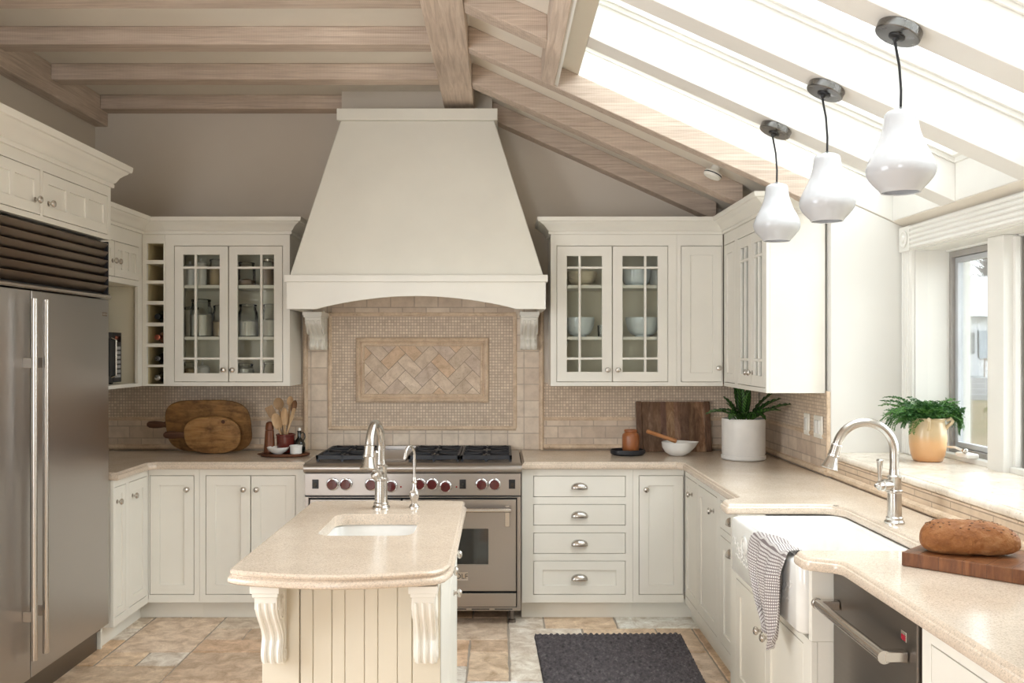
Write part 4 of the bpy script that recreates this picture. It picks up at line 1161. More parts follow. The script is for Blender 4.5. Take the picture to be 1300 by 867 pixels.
bead_door(2.92, 3.40, 0.10, 0.83, (3.35, 0.76)); bead_door(3.44, 3.90, 0.10, 0.655, (3.66, 0.60)); bead_door(3.44, 3.90, 0.68, 0.83, (3.66, 0.752))
mb = MB(); mb.box(IX0, IX0 + 0.008, IY0 + .001, IY1, 0, 0.868); mb.build('side_panel', M['cream'], t, smooth=False)
# carved corbel
def corbel(parent, F, a, ztop, H, P, w, name='corbel', lab=None):
    """scroll bracket: profile in (n, z)"""
    prof = []
    K = 40
    pts = []
    for k in range(K + 1):
        s_ = k / K
        # outer S curve from top (s=0) to bottom (s=1)
        n = P * (0.92 - 0.10 * s_) if s_ < 0.10 else P * (0.30 + 0.60 * (0.5 + 0.5 * cos(pi * min(1, (s_ - 0.10) / 0.58))))
        if s_ > 0.68: n = P * (0.30 + 0.10 * sin(pi * (s_ - 0.68) / 0.32))
        if s_ > 0.95: n *= (1 - (s_ - 0.95) * 6)
        pts.append((n, ztop - 0.035 - (H - 0.035) * s_))
    def lay(a0, a1, scale, name_, mat=M['cream'], dn=0.0):
        m = MB()
        poly = [(0.0, pts[0][1])] + [(q[0] * scale + dn, q[1]) for q in pts] + [(0.0, pts[-1][1])]
        m.loft([[F.pt(a0, q[0], q[1]) for q in poly], [F.pt(a1, q[0], q[1]) for q in poly]])
        return m
    m = lay(a - w / 2, a + w / 2, 1.0, name)
    # abacus
    m.fbox(F, a - w / 2 - 0.010, a + w / 2 + 0.010, 0, P + 0.006, ztop - 0.022, ztop)
    m.fbox(F, a - w / 2 - 0.005, a + w / 2 + 0.005, 0, P, ztop - 0.034, ztop - 0.022)
    o = m.build(name, M['cream'], parent, angle=30, bevel=0.002)
    # raised ribs on the front
    for da in (-0.32, 0, 0.32):
        r_ = MB(); r_.tube([F.pt(a + da * w, q[0] * 1.0 - 0.001, q[1]) for q in pts[3:-2]], [0.11 * w * (0.8 + 0.4 * (k / 35)) for k in range(len(pts[3:-2]))], 8)
        r_.build('carved_rib', M['cream'], o)
    # side volutes
    for sd in (-1, 1):
        r_ = MB()
        sp = []
        cc = (P * 0.50, ztop - 0.035 - H * 0.16)
        for k in range(40):
            th = k / 39 * 4.2 * pi; rr = P * 0.30 * (1 - k / 46)
            sp.append(F.pt(a + sd * (w / 2), cc[0] + rr * cos(th), cc[1] + rr * sin(th) * 1.25))
        r_.tube(sp, 0.0045, 6)
        sp = []
        cc = (P * 0.17, ztop - H * 0.90)
        for k in range(26):
            th = k / 25 * 3 * pi; rr = P * 0.13 * (1 - k / 30)
            sp.append(F.pt(a + sd * (w / 2), cc[0] + rr * cos(th), cc[1] + rr * sin(th) * 1.2))
        r_.tube(sp, 0.0035, 6)
        sp = [F.pt(a + sd * (w / 2), q[0] * 0.62, q[1]) for q in pts[8:-4]]
        r_.tube(sp, 0.004, 6)
        r_.build('carved_scroll', M['cream'], o)
    return o
corbel(t, FI, IX0 + 0.042, 0.868, 0.262, 0.135, 0.066)
corbel(t, FI, IX1 - 0.042, 0.868, 0.262, 0.135, 0.066)
# island top
mb = MB()
pts = [(-0.805, 3.93), (-0.795, 3.965), (-0.755, 3.965), (-0.742, 3.975), (-0.205, 3.975), (-0.192, 3.965), (-0.152, 3.965), (-0.142, 3.93), (-0.142, 2.80), (-0.158, 2.735), (-0.185, 2.700)]
xa, xb = -0.185, -0.775
for k in range(1, 20):
    t_ = k / 20; pts.append((xa + (xb - xa) * t_, 2.700 - 0.055 * sin(pi * t_)))
pts += [(-0.775, 2.706), (-0.798, 2.722), (-0.805, 2.75)]
hole = [(q.x, q.y) for q in rrect(-0.471, 3.43, 0.335, 0.425, 0.055, 0, 6)]
PI_ = [(0.016, 0.872), (0.006, 0.8735), (0.001, 0.878), (0.0, 0.884), (0.002, 0.890), (0.008, 0.8945), (0.013, 0.8955), (0.013, 0.8985), (0.008, 0.902), (0.007, 0.908), (0.010, 0.912), (0.015, 0.914)]
slab(mb, pts, PI_, [hole])
mb.build('countertop', M['counter'], t, label='beige speckled stone top with ogee edge and bowed end')
ts = thing('prep_sink', 'small white undermount prep sink in the island top', 'sink', (-0.471, 3.43, 0.70))
mb = MB(); L = []
for ins, z, r in ((-0.018, 0.8715, 0.06), (-0.004, 0.8715, 0.055), (0.002, 0.864, 0.05), (0.008, 0.76, 0.05), (0.02, 0.735, 0.05), (0.06, 0.725, 0.04), (0.12, 0.722, 0.02)):
    L.append(rrect(-0.471, 3.43, 0.345 - 2 * ins, 0.435 - 2 * ins, r, z, 6))
mb.loft(L, cap0=False); mb.build('bowl', M['porcelain'], ts, angle=50)
mb = MB(); mb.lathe([(0.040, 0), (0.040, 0.003), (0.030, 0.002), (0.001, 0.001)], (-0.471, 3.43, 0.7225), 24); mb.build('drain', M['nickel'], ts)
big_faucet('tall brushed nickel gooseneck faucet on the island', (-0.483, 3.775, CT), (-0.10, -1, 0), (-0.25, -1, 0), 1.165, 0.100)
t = thing('filter_faucet', 'slender brushed nickel drinking water tap on the island', 'faucet', (-0.350, 3.79, CT))
b = V(-0.350, 3.79, CT)
mb = MB(); mb.lathe([(0.021, 0), (0.021, 0.005), (0.012, 0.016), (0.012, 0.022), (0.018, 0.040), (0.020, 0.055), (0.015, 0.072), (0.009, 0.082), (0.009, 0.100), (0.012, 0.104), (0.007, 0.112), (0.006, 0.125)], b, 22); mb.build('body', M['nickel'], t)
mb = MB(); u = V(-0.40, -0.9, 0).normalized()
pts = [b + V(0, 0, 0.12 + 0.035 * k / 1) for k in range(4)] 
zc = 0.215; pts = [b + V(0, 0, 0.12), b + V(0, 0, 0.17), b + V(0, 0, zc)] + arc(b + u * 0.038 + V(0, 0, zc), 0.038, -u, 8, 165, 16); pts.append(pts[-1] + V(0, 0, -0.02) + u * 0.004)
mb.tube(pts, 0.0058, 12); mb.build('spout', M['nickel'], t)
mb = MB(); mb.tube([b + V(0, 0, 0.060), b + V(-0.006, -0.032, 0.066), b + V(-0.008, -0.044, 0.070)], [0.005, 0.004, 0.006], 10); mb.build('lever', M['nickel'], t)

# ================================================================== RANGE HOOD
t = thing('range_hood', 'tall tapered cream plaster range hood with arched mantel and two corbels', 'range hood', (-0.49, 5.65, 1.79))
HX0, HX1 = -1.228, 0.262
YH = 5.35
mb = MB()
bz, tz = 1.985, 2.935
rings = []
for k in range(9):
    f = k / 8; z = bz + (tz - bz) * f
    x0 = (HX0 + 0.012) * (1 - f) + (-0.962) * f; x1 = (HX1 - 0.012) * (1 - f) + (-0.035) * f
    y = (YH + 0.02) * (1 - f) + 5.60 * f
    rings.append([V(x0, YB, z), V(x1, YB, z), V(x1, y, z), V(x0, y, z)])
mb.loft(rings); mb.build('tapered_body', M['plaster'], t, bevel=0.008, smooth=True)
mb = MB(); mb.box(-0.982, -0.016, 5.585, YB, tz, 3.005); mb.build('top_cap', M['plaster'], t, bevel=0.003)
mb = MB(); mb.box(HX0 - 0.012, HX1 + 0.012, YH - 0.018, YB, 1.945, 1.986); mb.build('mantel_shelf', M['cream'], t, bevel=0.004)
mb = MB()
FH = Fr((0, YH, 0), (1, 0, 0), (0, -1, 0))
za, zp = 1.79, 1.865
poly = [(HX0, za), (HX0 + 0.17, za)]
for k in range(25):
    f = k / 24; poly.append((HX0 + 0.17 + (HX1 - HX0 - 0.34) * f, za + (zp - za) * sin(pi * f) ** 0.85))
poly += [(HX1 - 0.17, za), (HX1, za), (HX1, 1.945), (HX0, 1.945)]
poly2 = []
for q in poly:
    if not poly2 or (abs(q[0] - poly2[-1][0]) + abs(q[1] - poly2[-1][1])) > 1e-4: poly2.append(q)
mb.prism(poly2, lambda q: V(q[0], YH, q[1]), lambda q: V(q[0], YH + 0.03, q[1]))
mb.box(HX0, HX0 + 0.03, YH + 0.0301, YB, za, 1.945); mb.box(HX1 - 0.03, HX1, YH + 0.0301, YB, za, 1.945)
mb.build('arched_fascia', M['cream'], t, smooth=False)
mb = MB(); mb.box(HX0 + .03, HX1 - .03, YH + .031, YB - 0.0, 1.90, 1.945); mb.build('liner', M['plaster'], t, smooth=False)
FHC = Fr((0, YB - 0.012, 0), (1, 0, 0), (0, -1, 0))
for a in (-1.155, 0.181):
    corbel(t, FHC, a, 1.789, 0.235, 0.24, 0.10)

# ================================================================== RANGE
t = thing('gas_range', 'stainless professional gas range with red knobs below the hood', 'range', (-0.49, 5.58, 0))
RX0, RX1 = -1.101, 0.117
YR = 5.24
FR_ = Fr((0, YR, 0), (1, 0, 0), (0, -1, 0))
mb = MB(); mb.box(RX0, RX1, YR + 0.03, 5.93, 0.10, 0.905); mb.build('body', M['steel'], t, smooth=False)
mb = MB(); mb.fbox(FR_, RX0, RX1, -0.03, 0.0, 0.735, 0.858)
pnl = mb.build('control_panel', M['steel'], t, bevel=0.002)
mb = MB()
bp = [(-0.03, 0.860), (0.004, 0.862), (0.020, 0.872), (0.026, 0.890), (0.018, 0.905), (0.0, 0.912), (-0.03, 0.914)]
mb.prism(bp, lambda q: FR_.pt(RX0 - .004, q[0], q[1]), lambda q: FR_.pt(RX1 + .004, q[0], q[1])); mb.build('bullnose', M['steel'], t, angle=50)
mb = MB(); mb.plate(Fr((0, 0, 0), (1, 0, 0), (0, 0, 1)), RX0, RX1, 0, 0, [], 0, 0) if False else None
mb = MB(); mb.box(RX0, RX1, YR + 0.03, 5.93, 0.9055, 0.915); mb.build('cooktop', M['steel'], t, bevel=0.002)
mb = MB(); mb.box(RX0 + .05, RX1 - .05, 5.905, 5.945, 0.9155, 0.945)
for k in range(60): mb.box(RX0 + .065 + k * .0182, RX0 + .075 + k * .0182, 5.908, 5.940, 0.9451, 0.9475)
mb.build('backguard', M['steel'], t, bevel=0.0015)
def px2x(p, d): return (p - 635) * d / FPX
def grate(x0, x1, y0, y1, z=0.950):
    m = MB(); s_ = 0.009
    # two side-by-side rows of burners, four fingers each
    m.box(x0, x1, y0, y0 + s_ * 1.6, z - .024, z); m.box(x0, x1, y1 - s_ * 1.6, y1, z - .024, z)
    m.box(x0, x0 + s_ * 1.6, y0, y1, z - .024, z); m.box(x1 - s_ * 1.6, x1, y0, y1, z - .024, z)
    ym = (y0 + y1) / 2; xm = (x0 + x1) / 2
    m.box(x0, x1, ym - s_, ym + s_, z - .022, z)
    for cy in ((y0 + ym) / 2, (ym + y1) / 2):
        for k in range(8):
            a = k * pi / 4; r0, r1 = 0.035, min((x1 - x0), (y1 - y0) / 2) * (0.5 if k % 2 == 0 else 0.62)
            p0 = V(xm + r0 * cos(a), cy + r0 * sin(a), 0); p1 = V(xm + r1 * cos(a), cy + r1 * sin(a), 0)
            d = (p1 - p0).normalized(); nn = V(-d.y, d.x, 0) * s_ * 0.55
            m.hexa([V(q.x, q.y, zz_) for zz_ in (z - 0.016, z + 0.004) for q in (p0 - nn, p1 - nn, p0 + nn, p1 + nn)])
    for (fx, fy) in ((x0 + .01, y0 + .01), (x1 - .01, y0 + .01), (x0 + .01, y1 - .01), (x1 - .01, y1 - .01), (xm, y0 + .008)):
        m.box(fx - .008, fx + .008, fy - .008, fy + .008, 0.9155, z - .02)
    g = m.build('grate', M['iron'], t, bevel=0.0015, seg=1)
    for cy in ((y0 + ym) / 2, (ym + y1) / 2):
        q = MB(); q.lathe([(0.062, 0.9155), (0.062, 0.920), (0.045, 0.922), (0.045, 0.932), (0.036, 0.936), (0.034, 0.940), (0.001, 0.941)], (xm, cy, 0), 24)
        q.build('burner', M['iron'], g)
gx = [(RX0 + 0.045, RX0 + 0.345), (RX1 - 0.645, RX1 - 0.350), (RX1 - 0.345, RX1 - 0.05)]
for a, b_ in gx: grate(a, b_, 5.33, 5.87)
# griddle
mb = MB(); GX0, GX1 = RX0 + 0.360, RX1 - 0.66
mb.box(GX0, GX1, 5.38, 5.88, 0.9155, 0.924)
mb.box(GX0, GX1, 5.33, 5.375, 0.9155, 0.921)
mb.build('griddle', M['steel'], t, bevel=0.003)
for kx, ky in ((421.7, 615), (438.7, 615), (470.8, 615.5), (496.2, 617.5), (532.4, 615), (548.4, 615), (565.4, 618), (611.3, 615.4), (627.8, 615.4)):
    d_ = YR - 0.02
    c = V(px2x(kx, d_), YR, 1.56 - (ky - 443) * d_ / FPX)
    m = MB(); m.lathe([(0.036, 0.0005), (0.036, 0.008), (0.033, 0.012), (0.030, 0.013)], c, 28, '-y', True, True); k_ = m.build('knob', M['chrome'], pnl, label='oxblood red control knob with a bright ring')
    m = MB(); m.lathe([(0.0285, 0.0132), (0.029, 0.020), (0.027, 0.034), (0.024, 0.037), (0.001, 0.038)], c, 28, '-y', False, True)
    m.box(c.x - .0045, c.x + .0045, c.y - .044, c.y - .036, c.z - .024, c.z + .024)
    m.build('knob_grip', M['red_knob'], k_, bevel=0.001, seg=1)
for kx in (400.5, 587.5, 650):
    x = px2x(kx, YR); z = 1.56 - (614.5 - 443) * YR / FPX
    m = MB(); m.fbox(FR_, x - .018, x + .018, 0, .004, z - .026, z + .026); s_ = m.build('switch', M['black'], pnl, bevel=0.001)
    m = MB(); m.fbox(FR_, x - .008, x + .008, .004, .010, z - .016, z + .008); m.build('rocker', M['ovenglass'], s_, bevel=0.001)
for kx in (509, 579.5):
    m = MB(); m.lathe([(0.005, 0), (0.005, 0.003), (0.001, 0.005)], (px2x(kx, YR), YR, 1.56 - (618 - 443) * YR / FPX), 12, '-y'); m.build('indicator_light', plain('red_lens', (0.25, 0.01, 0.01), 0.2) if 'red_lens' not in bpy.data.materials else bpy.data.materials['red_lens'], pnl)
mb = MB(); mb.fbox(FR_, RX0, RX1, -0.03, -0.028, 0.10, 0.735); mb.fbox(FR_, RX0, RX1, -0.03, -0.004, 0.729, 0.7345); mb.build('door_recess', M['black'], t, smooth=False)
mb = MB(); mb.plate(FR_, RX0, RX1, 0.085, 0.727, [(RX0 + .022, RX1 - .022, 0.105, 0.722)], -0.028, 0.0); mb.build('trim_frame', M['steel'], t, bevel=0.002)
def oven(x0, x1, wx0, wx1, lab):
    m = MB(); m.plate(FR_, x0, x1, 0.198, 0.713, [(wx0, wx1, 0.349, 0.548)], -0.024, 0.008); d = m.build('oven_door', M['steel'], t, bevel=0.003, label=lab)
    m = MB(); m.fbox(FR_, wx0 - .004, wx1 + .004, -0.02, 0.002, 0.345, 0.552); m.build('oven_window', M['ovenglass'], d)
    m = MB(); m.tube([FR_.pt(x0 + .03, .062, .662), FR_.pt(x1 - .03, .062, .662)], 0.0135, 16)
    h_ = m.build('handle', M['nickel'], d)
    for a in (x0 + .05, x1 - .05):
        m = MB(); m.fbox(FR_, a - .014, a + .014, 0.008, 0.016, 0.56, 0.680); m.fbox(FR_, a - .012, a + .012, 0.016, 0.062, 0.650, 0.674); m.build('handle_bracket', M['nickel'], h_, bevel=0.004)
    m = MB(); m.fbox(FR_, x0, x1, -0.024, 0.004, 0.108, 0.185); m.build('kick_panel', M['steel'], t, bevel=0.002)
    return d
oven(RX0 + .03, -0.560, -0.95, -0.70, 'left small oven door')
dr = oven(-0.550, RX1 - .027, -0.395, -0.067, 'right oven door with dark window')
mb = MB(); mb.fbox(FR_, -0.295, -0.180, 0.008, 0.010, 0.258, 0.306); b_ = mb.build('badge', M['chrome'], dr, bevel=0.001)
text('WOLF', 0.040, FR_, -0.2375, 0.0105, 0.281, M['black'], b_)
mb = MB()
for k in range(9): mb.fbox(FR_, RX0 + .03 + k * .13, RX0 + .13 + k * .13, 0.0, 0.001, 0.092, 0.098)
mb.build('vent_slots', M['black'], t, smooth=False)
mb = MB()
for x_ in (RX0 + .05, RX1 - .05):
    for y_ in (YR + .08, 5.85): mb.lathe([(0.022, 0.0), (0.022, 0.015), (0.014, 0.02), (0.014, 0.10)], (x_, y_, 0), 16)
mb.build('feet', M['steel_dark'], t)
# ================================================================== MATERIALS FOR SMALL THINGS
def boardmat(name, c0, c1, c2, axis='x', rim=None, rough=0.5, blotch=0.0, tint=False):
    return wood(name, axis, c0, c1, c2, rough, 7, 2.0, 0.0, 0.3, blotch, tint)
M['board_old'] = boardmat('old_honey_board', (0.10, 0.045, 0.016), (0.25, 0.13, 0.045), (0.34, 0.19, 0.07), blotch=0.9)
M['board_old2'] = boardmat('old_patchy_board', (0.16, 0.07, 0.025), (0.34, 0.18, 0.065), (0.46, 0.28, 0.12), blotch=0.8)
M['board_handle'] = boardmat('dark_walnut_handle', (0.035, 0.014, 0.008), (0.085, 0.035, 0.018), (0.14, 0.065, 0.035))
M['board_dark'] = boardmat('worn_walnut_block', (0.09, 0.045, 0.025), (0.21, 0.115, 0.068), (0.36, 0.235, 0.16), 'z', blotch=0.35, tint=True)
M['board_bread'] = boardmat('oiled_cherry_block', (0.07, 0.026, 0.012), (0.17, 0.065, 0.026), (0.27, 0.115, 0.045), 'z', rough=0.35, blotch=0.5)
M['tray'] = boardmat('dark_wood_tray', (0.06, 0.022, 0.012), (0.13, 0.05, 0.025), (0.20, 0.09, 0.05))
M['mill'] = boardmat('reddish_wood_mill', (0.11, 0.035, 0.016), (0.20, 0.075, 0.036), (0.28, 0.12, 0.06), 'z', rough=0.3)
M['spoon_light'] = boardmat('light_wood_spoon', (0.40, 0.25, 0.13), (0.55, 0.37, 0.21), (0.66, 0.48, 0.30), 'z')
M['spoon_mid'] = boardmat('aged_wood_spoon', (0.24, 0.14, 0.07), (0.38, 0.25, 0.14), (0.48, 0.34, 0.20), 'z')
M['spoon_dark'] = boardmat('dark_wood_spoon', (0.12, 0.055, 0.025), (0.22, 0.11, 0.055), (0.32, 0.18, 0.09), 'z')
M['crock_red'] = plain('oxblood_glazed_crock', (0.13, 0.018, 0.012), 0.12, coat=0.6)
M['jar_brown'] = plain('rust_brown_stoneware', (0.33, 0.115, 0.04), 0.28)
M['pestle'] = boardmat('orange_wood_pestle', (0.34, 0.14, 0.05), (0.48, 0.22, 0.09), (0.56, 0.29, 0.13), 'x')
M['pot_white'] = plain('matte_white_planter', (0.82, 0.80, 0.77), 0.5)
M['soil'] = plain('potting_soil', (0.03, 0.02, 0.013), 0.95)
M['dark_bottle'] = plain('near_black_bottle', (0.008, 0.010, 0.008), 0.08, spec=0.7)
M['rose_wine'] = plain('rose_wine_bottle', (0.55, 0.26, 0.16), 0.12, coat=0.5)
M['copper_foil'] = metal('copper_foil', (0.70, 0.22, 0.14), 0.3, 'z', 0.05, False)

def leafmat(name, c_edge, c_mid, stripes):
    m, nt, b = newmat(name); setp(b, rough=0.38, spec=0.5)
    uv = nt.nodes.new('ShaderNodeUVMap'); uv.uv_map = 'UVMap'
    sp = nt.nodes.new('ShaderNodeSeparateXYZ'); lk(nt, uv, 0, sp, 0)
    # v across (0..1), u along
    a = nt.nodes.new('ShaderNodeMath'); a.operation = 'SUBTRACT'; a.inputs[1].default_value = 0.5; lk(nt, sp, 'Y', a, 0)
    ab = nt.nodes.new('ShaderNodeMath'); ab.operation = 'ABSOLUTE'; lk(nt, a, 0, ab, 0)
    s = nt.nodes.new('ShaderNodeMath'); s.operation = 'MULTIPLY_ADD'; s.inputs[1].default_value = -0.35; lk(nt, ab, 0, s, 0); lk(nt, sp, 'X', s, 2)
    f = nt.nodes.new('ShaderNodeMath'); f.operation = 'MULTIPLY'; f.inputs[1].default_value = stripes * 6.283; lk(nt, s, 0, f, 0)
    sn = nt.nodes.new('ShaderNodeMath'); sn.operation = 'SINE'; lk(nt, f, 0, sn, 0)
    r = ramp(nt, [(0.42, c_edge), (0.62, c_mid)]); 
    mr = nt.nodes.new('ShaderNodeMapRange'); mr.inputs['From Min'].default_value = -1; mr.inputs['From Max'].default_value = 1; lk(nt, sn, 0, mr, 'Value'); lk(nt, mr, 'Result', r, 'Fac')
    r2 = ramp(nt, [(0.0, c_edge), (0.05, c_edge), (0.10, (1, 1, 1)), (0.36, (1, 1, 1)), (0.44, c_edge)]); lk(nt, ab, 0, r2, 'Fac')
    o = mul(nt, r.outputs['Color'], r2.outputs['Color'], 0.75)
    nt.links.new(o, b.inputs['Base Color'])
    return m
M['leaf_zebra'] = leafmat('patterned_leaf', (0.018, 0.060, 0.016), (0.10, 0.23, 0.045), 9)
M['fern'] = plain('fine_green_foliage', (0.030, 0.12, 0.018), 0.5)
M['fern_lit'] = plain('lit_green_foliage', (0.07, 0.20, 0.03), 0.5)  # paler copy of the fern green: light on the fronds put into colour
M['stem'] = plain('green_stem', (0.10, 0.20, 0.04), 0.5)

# ================================================================== LEFT COUNTER
def on(px, py, z=CT):
    """counter-plane point seen at a given place in the survey sketch"""
    d = (1.56 - z) * FPX / (py - 443); return V((px - 635) * d / FPX, d, z)

def lean_board(label, cx, w, h, yb, z0, th, lean, r, mat, handle, hz, hl, name='cutting_board', super_=3.2, hole=None, hr=0.022):
    """upright rounded board leaning back, handle pointing left"""
    t = thing(name, label, 'cutting board', (cx, yb, z0))
    T = Matrix.Translation((cx, yb, z0)) @ Matrix.Rotation(-lean, 4, 'X')
    mb = MB(); mb.M = T
    def outline(ins):
        out = []
        for k in range(56):
            a = 2 * pi * k / 56
            c, s = cos(a), sin(a)
            x = (w / 2 - ins) * (abs(c) ** (2 / super_)) * (1 if c > 0 else -1)
            z = (h / 2 - ins) * (abs(s) ** (2 / super_)) * (1 if s > 0 else -1)
            wob = 0.004 * noise.noise(V(x * 6, z * 6, cx))
            out.append((x + wob, z + h / 2 + wob))
        return out
    L = []
    for ins, y in ((0.008, 0.0), (0.002, 0.002), (0.0, 0.006), (0.0, th - .006), (0.002, th - .002), (0.008, th)):
        L.append([V(x, y, z) for x, z in outline(ins)])
    mb.loft(L); b_ = mb.build('blade', mat, t, angle=50)
    if hl:
        m = MB(); m.M = T
        n = 14; L = []
        for k in range(n + 1):
            f = k / n
            x = -w / 2 + 0.03 - (hl + 0.03) * f
            hh = (hr * 0.9 if f < 0.25 else hr * (0.75 + 0.35 * sin(pi * (f - 0.25) / 0.75 * 0.9))) * (1 if f < 0.93 else 0.55)
            L.append([V(x, th / 2 + (th * 0.42) * cos(a), hz + hh * sin(a)) for a in [2 * pi * j / 14 for j in range(14)]])
        m.loft(L); m.build('handle', M['board_handle'] if handle else mat, t)
    if hole:
        m = MB(); m.M = T
        m.lathe([(0.010, -0.0012), (0.013, -0.0015), (0.016, 0.0005)], (hole[0], 0, hole[1]), 18, '-y', True, False) if False else m.lathe([(0.012, 0.0004), (0.008, 0.001), (0.0005, 0.0011)], (hole[0], 0, hole[1]), 14, '-y')
        m.build('knot', M['board_handle'], t)
    return t
lean_board('large rounded rectangular honey-brown cutting board leaning on the left backsplash', -1.800, 0.528, 0.350, 5.795, CT + .001, 0.022, -0.34, 0, M['board_old'], True, 0.185, 0.115, super_=3.6)
lean_board('smaller oval patchy cutting board leaning in front of the large board', -1.765, 0.345, 0.235, 5.715, CT + .001, 0.022, -0.20, 0, M['board_old2'], True, 0.118, 0.125, super_=2.6, hole=(0.075, 0.205))
# tray and what stands on it
t = thing('serving_tray', 'oval dark wooden tray on the left counter beside the range', 'tray', (-1.300, 5.62, CT))
mb = MB(); mb.lathe([(0.10, 0), (0.145, 0.003), (0.150, 0.010), (0.150, 0.017), (0.146, 0.019), (0.140, 0.016), (0.001, 0.014)], (-1.300, 5.62, CT + .0005), 48, sy=0.72); mb.build('plate', M['tray'], t)
mb = MB(); mb.tube([(-1.448, 5.60, CT + .010), (-1.462, 5.61, CT + .012), (-1.462, 5.63, CT + .012), (-1.448, 5.64, CT + .010)], 0.004, 8); mb.build('grip', M['tray'], t)
TZ = CT + .0165
t = thing('pepper_mill', 'reddish wooden pepper mill standing left of the utensil crock', 'pepper mill', (-1.402, 5.655, TZ))
mb = MB(); mb.lathe([(0.034, 0), (0.035, 0.003), (0.034, 0.012), (0.0285, 0.10), (0.026, 0.135), (0.022, 0.137)], (-1.402, 5.655, TZ), 26); mb.build('body', M['mill'], t)
mb = MB(); mb.lathe([(0.022, 0.137), (0.026, 0.139), (0.026, 0.146), (0.024, 0.165), (0.020, 0.182), (0.010, 0.188), (0.001, 0.189)], (-1.402, 5.655, TZ), 26); mb.build('head', M['mill'], t)
t = thing('utensil_crock', 'oxblood glazed crock full of wooden spoons on the tray', 'crock', (-1.297, 5.665, TZ))
cc = V(-1.305, 5.665, TZ)
mb = MB(); mb.lathe([(0.046, 0), (0.052, 0.004), (0.054, 0.012), (0.056, 0.100), (0.060, 0.104), (0.060, 0.112), (0.056, 0.114), (0.052, 0.110), (0.050, 0.02), (0.001, 0.014)], cc, 36); mb.build('vessel', M['crock_red'], t)
def spoon(label, base, tip, size, mat, face=0.0, kind='spoon'):
    base = Vector(base); tip = Vector(tip); ax = (tip - base).normalized(); L = (tip - base).length
    t = thing('wooden_' + ('spatula' if kind == 'spatula' else 'spoon'), label, kind, base, 'wooden utensils in the crock')
    side = ax.cross(V(0, -1, 0)).normalized()
    side = (Matrix.Rotation(face, 3, ax) @ side); nr = side.cross(ax).normalized()
    hl = L - size[1]
    mb = MB(); mb.tube([base, base + ax * (hl * 0.6), base + ax * (hl + 0.012)], [0.0055, 0.005, 0.0065], 10); mb.build('handle', mat, t)
    mb = MB(); c = base + ax * (hl + size[1] / 2)
    if kind == 'spatula':
        loops = []
        for f, w in ((0, 0.25), (0.12, 0.7), (0.35, 0.95), (0.9, 1.0), (1.0, 0.85)):
            q = base + ax * (hl + size[1] * f)
            loops.append([q + side * (size[0] * w * sx) + nr * (0.003 * sy) for sx, sy in ((-1, -1), (1, -1), (1, 1), (-1, 1))])
        mb.loft(loops); mb.build('blade', mat, t, bevel=0.001)
    else:
        # shallow dished bowl: front dish, back dome
        K = 20; R = 5; ids = {}
        def rim(a): return side * (size[0] * cos(a)) + ax * (size[1] / 2 * sin(a))
        for lay in (0, 1):
            for r in range(R + 1):
                for k in range(K):
                    a = 2 * pi * k / K; f = r / R
                    dpt = (0.010 * (1 - f * f)) if lay == 0 else (0.016 * (1 - f * f))
                    ids[(lay, r, k)] = mb.p(c + rim(a) * f - nr * dpt + nr * (0.001 if lay == 0 else -0.001))
        for lay in (0, 1):
            for r in range(R):
                for k in range(K): mb.face((ids[(lay, r, k)], ids[(lay, r, (k + 1) % K)], ids[(lay, r + 1, (k + 1) % K)], ids[(lay, r + 1, k)]))
        for k in range(K): mb.face((ids[(0, R, k)], ids[(0, R, (k + 1) % K)], ids[(1, R, (k + 1) % K)], ids[(1, R, k)]))
        weld(mb); mb.build('bowl', mat, t, angle=60)
    return t
def sp(px, py): 
    d = 5.66; return V((px - 635) * d / FPX, d, 1.56 - (py - 443) * d / FPX)
zb = TZ + .02
spoon('light wooden spoon leaning front left in the crock, bowl facing out', (cc.x + .004, cc.y - .030, zb), sp(350, 524) + V(0, -.035, 0), (0.030, 0.105), M['spoon_light'])
spoon('light long wooden spoon in the middle front of the crock', (cc.x + .002, cc.y - .022, zb), sp(362, 517) + V(0, -.025, 0), (0.022, 0.115), M['spoon_light'], 0.4)
spoon('round-headed greyish wooden spoon standing tall in the crock', (cc.x, cc.y, zb), sp(352, 505) + V(0, .01, 0), (0.032, 0.075), M['spoon_mid'])
spoon('square greyish wooden spatula at the left of the crock', (cc.x + .02, cc.y + .01, zb), sp(340, 516) + V(0, .01, 0), (0.026, 0.085), M['spoon_mid'], 0.2, 'spatula')
spoon('dark-headed wooden spoon leaning right in the crock', (cc.x - .012, cc.y + .005, zb), sp(375, 508), (0.018, 0.080), M['spoon_dark'], 0.3)
spoon('pale slotted wooden spoon at the top middle of the crock', (cc.x - .006, cc.y + .022, zb), sp(368, 503) + V(0, .02, 0), (0.020, 0.062), M['spoon_light'])
spoon('thin pale wooden spatula at the far right of the crock', (cc.x - .018, cc.y - .01, zb), sp(374, 518) + V(0, -.01, 0), (0.012, 0.10), M['spoon_light'], 0.9, 'spatula')
t = thing('oil_bottle', 'black glazed oil bottle with side handle at the right end of the tray', 'bottle', (-1.222, 5.660, TZ))
oc = V(-1.222, 5.660, TZ)
mb = MB(); mb.lathe([(0.030, 0), (0.036, 0.004), (0.037, 0.03), (0.036, 0.052), (0.026, 0.075), (0.014, 0.086), (0.011, 0.095), (0.011, 0.125), (0.014, 0.127), (0.014, 0.132), (0.009, 0.133)], oc, 28); mb.build('body', M['dark_bottle'], t)
mb = MB(); mb.tube([oc + V(*q) for q in ((0.010, 0, 0.118), (0.022, 0, 0.122), (0.032, 0, 0.112), (0.034, 0, 0.094), (0.028, 0, 0.078), (0.022, 0, 0.074))], 0.004, 10); mb.build('handle', M['dark_bottle'], t)
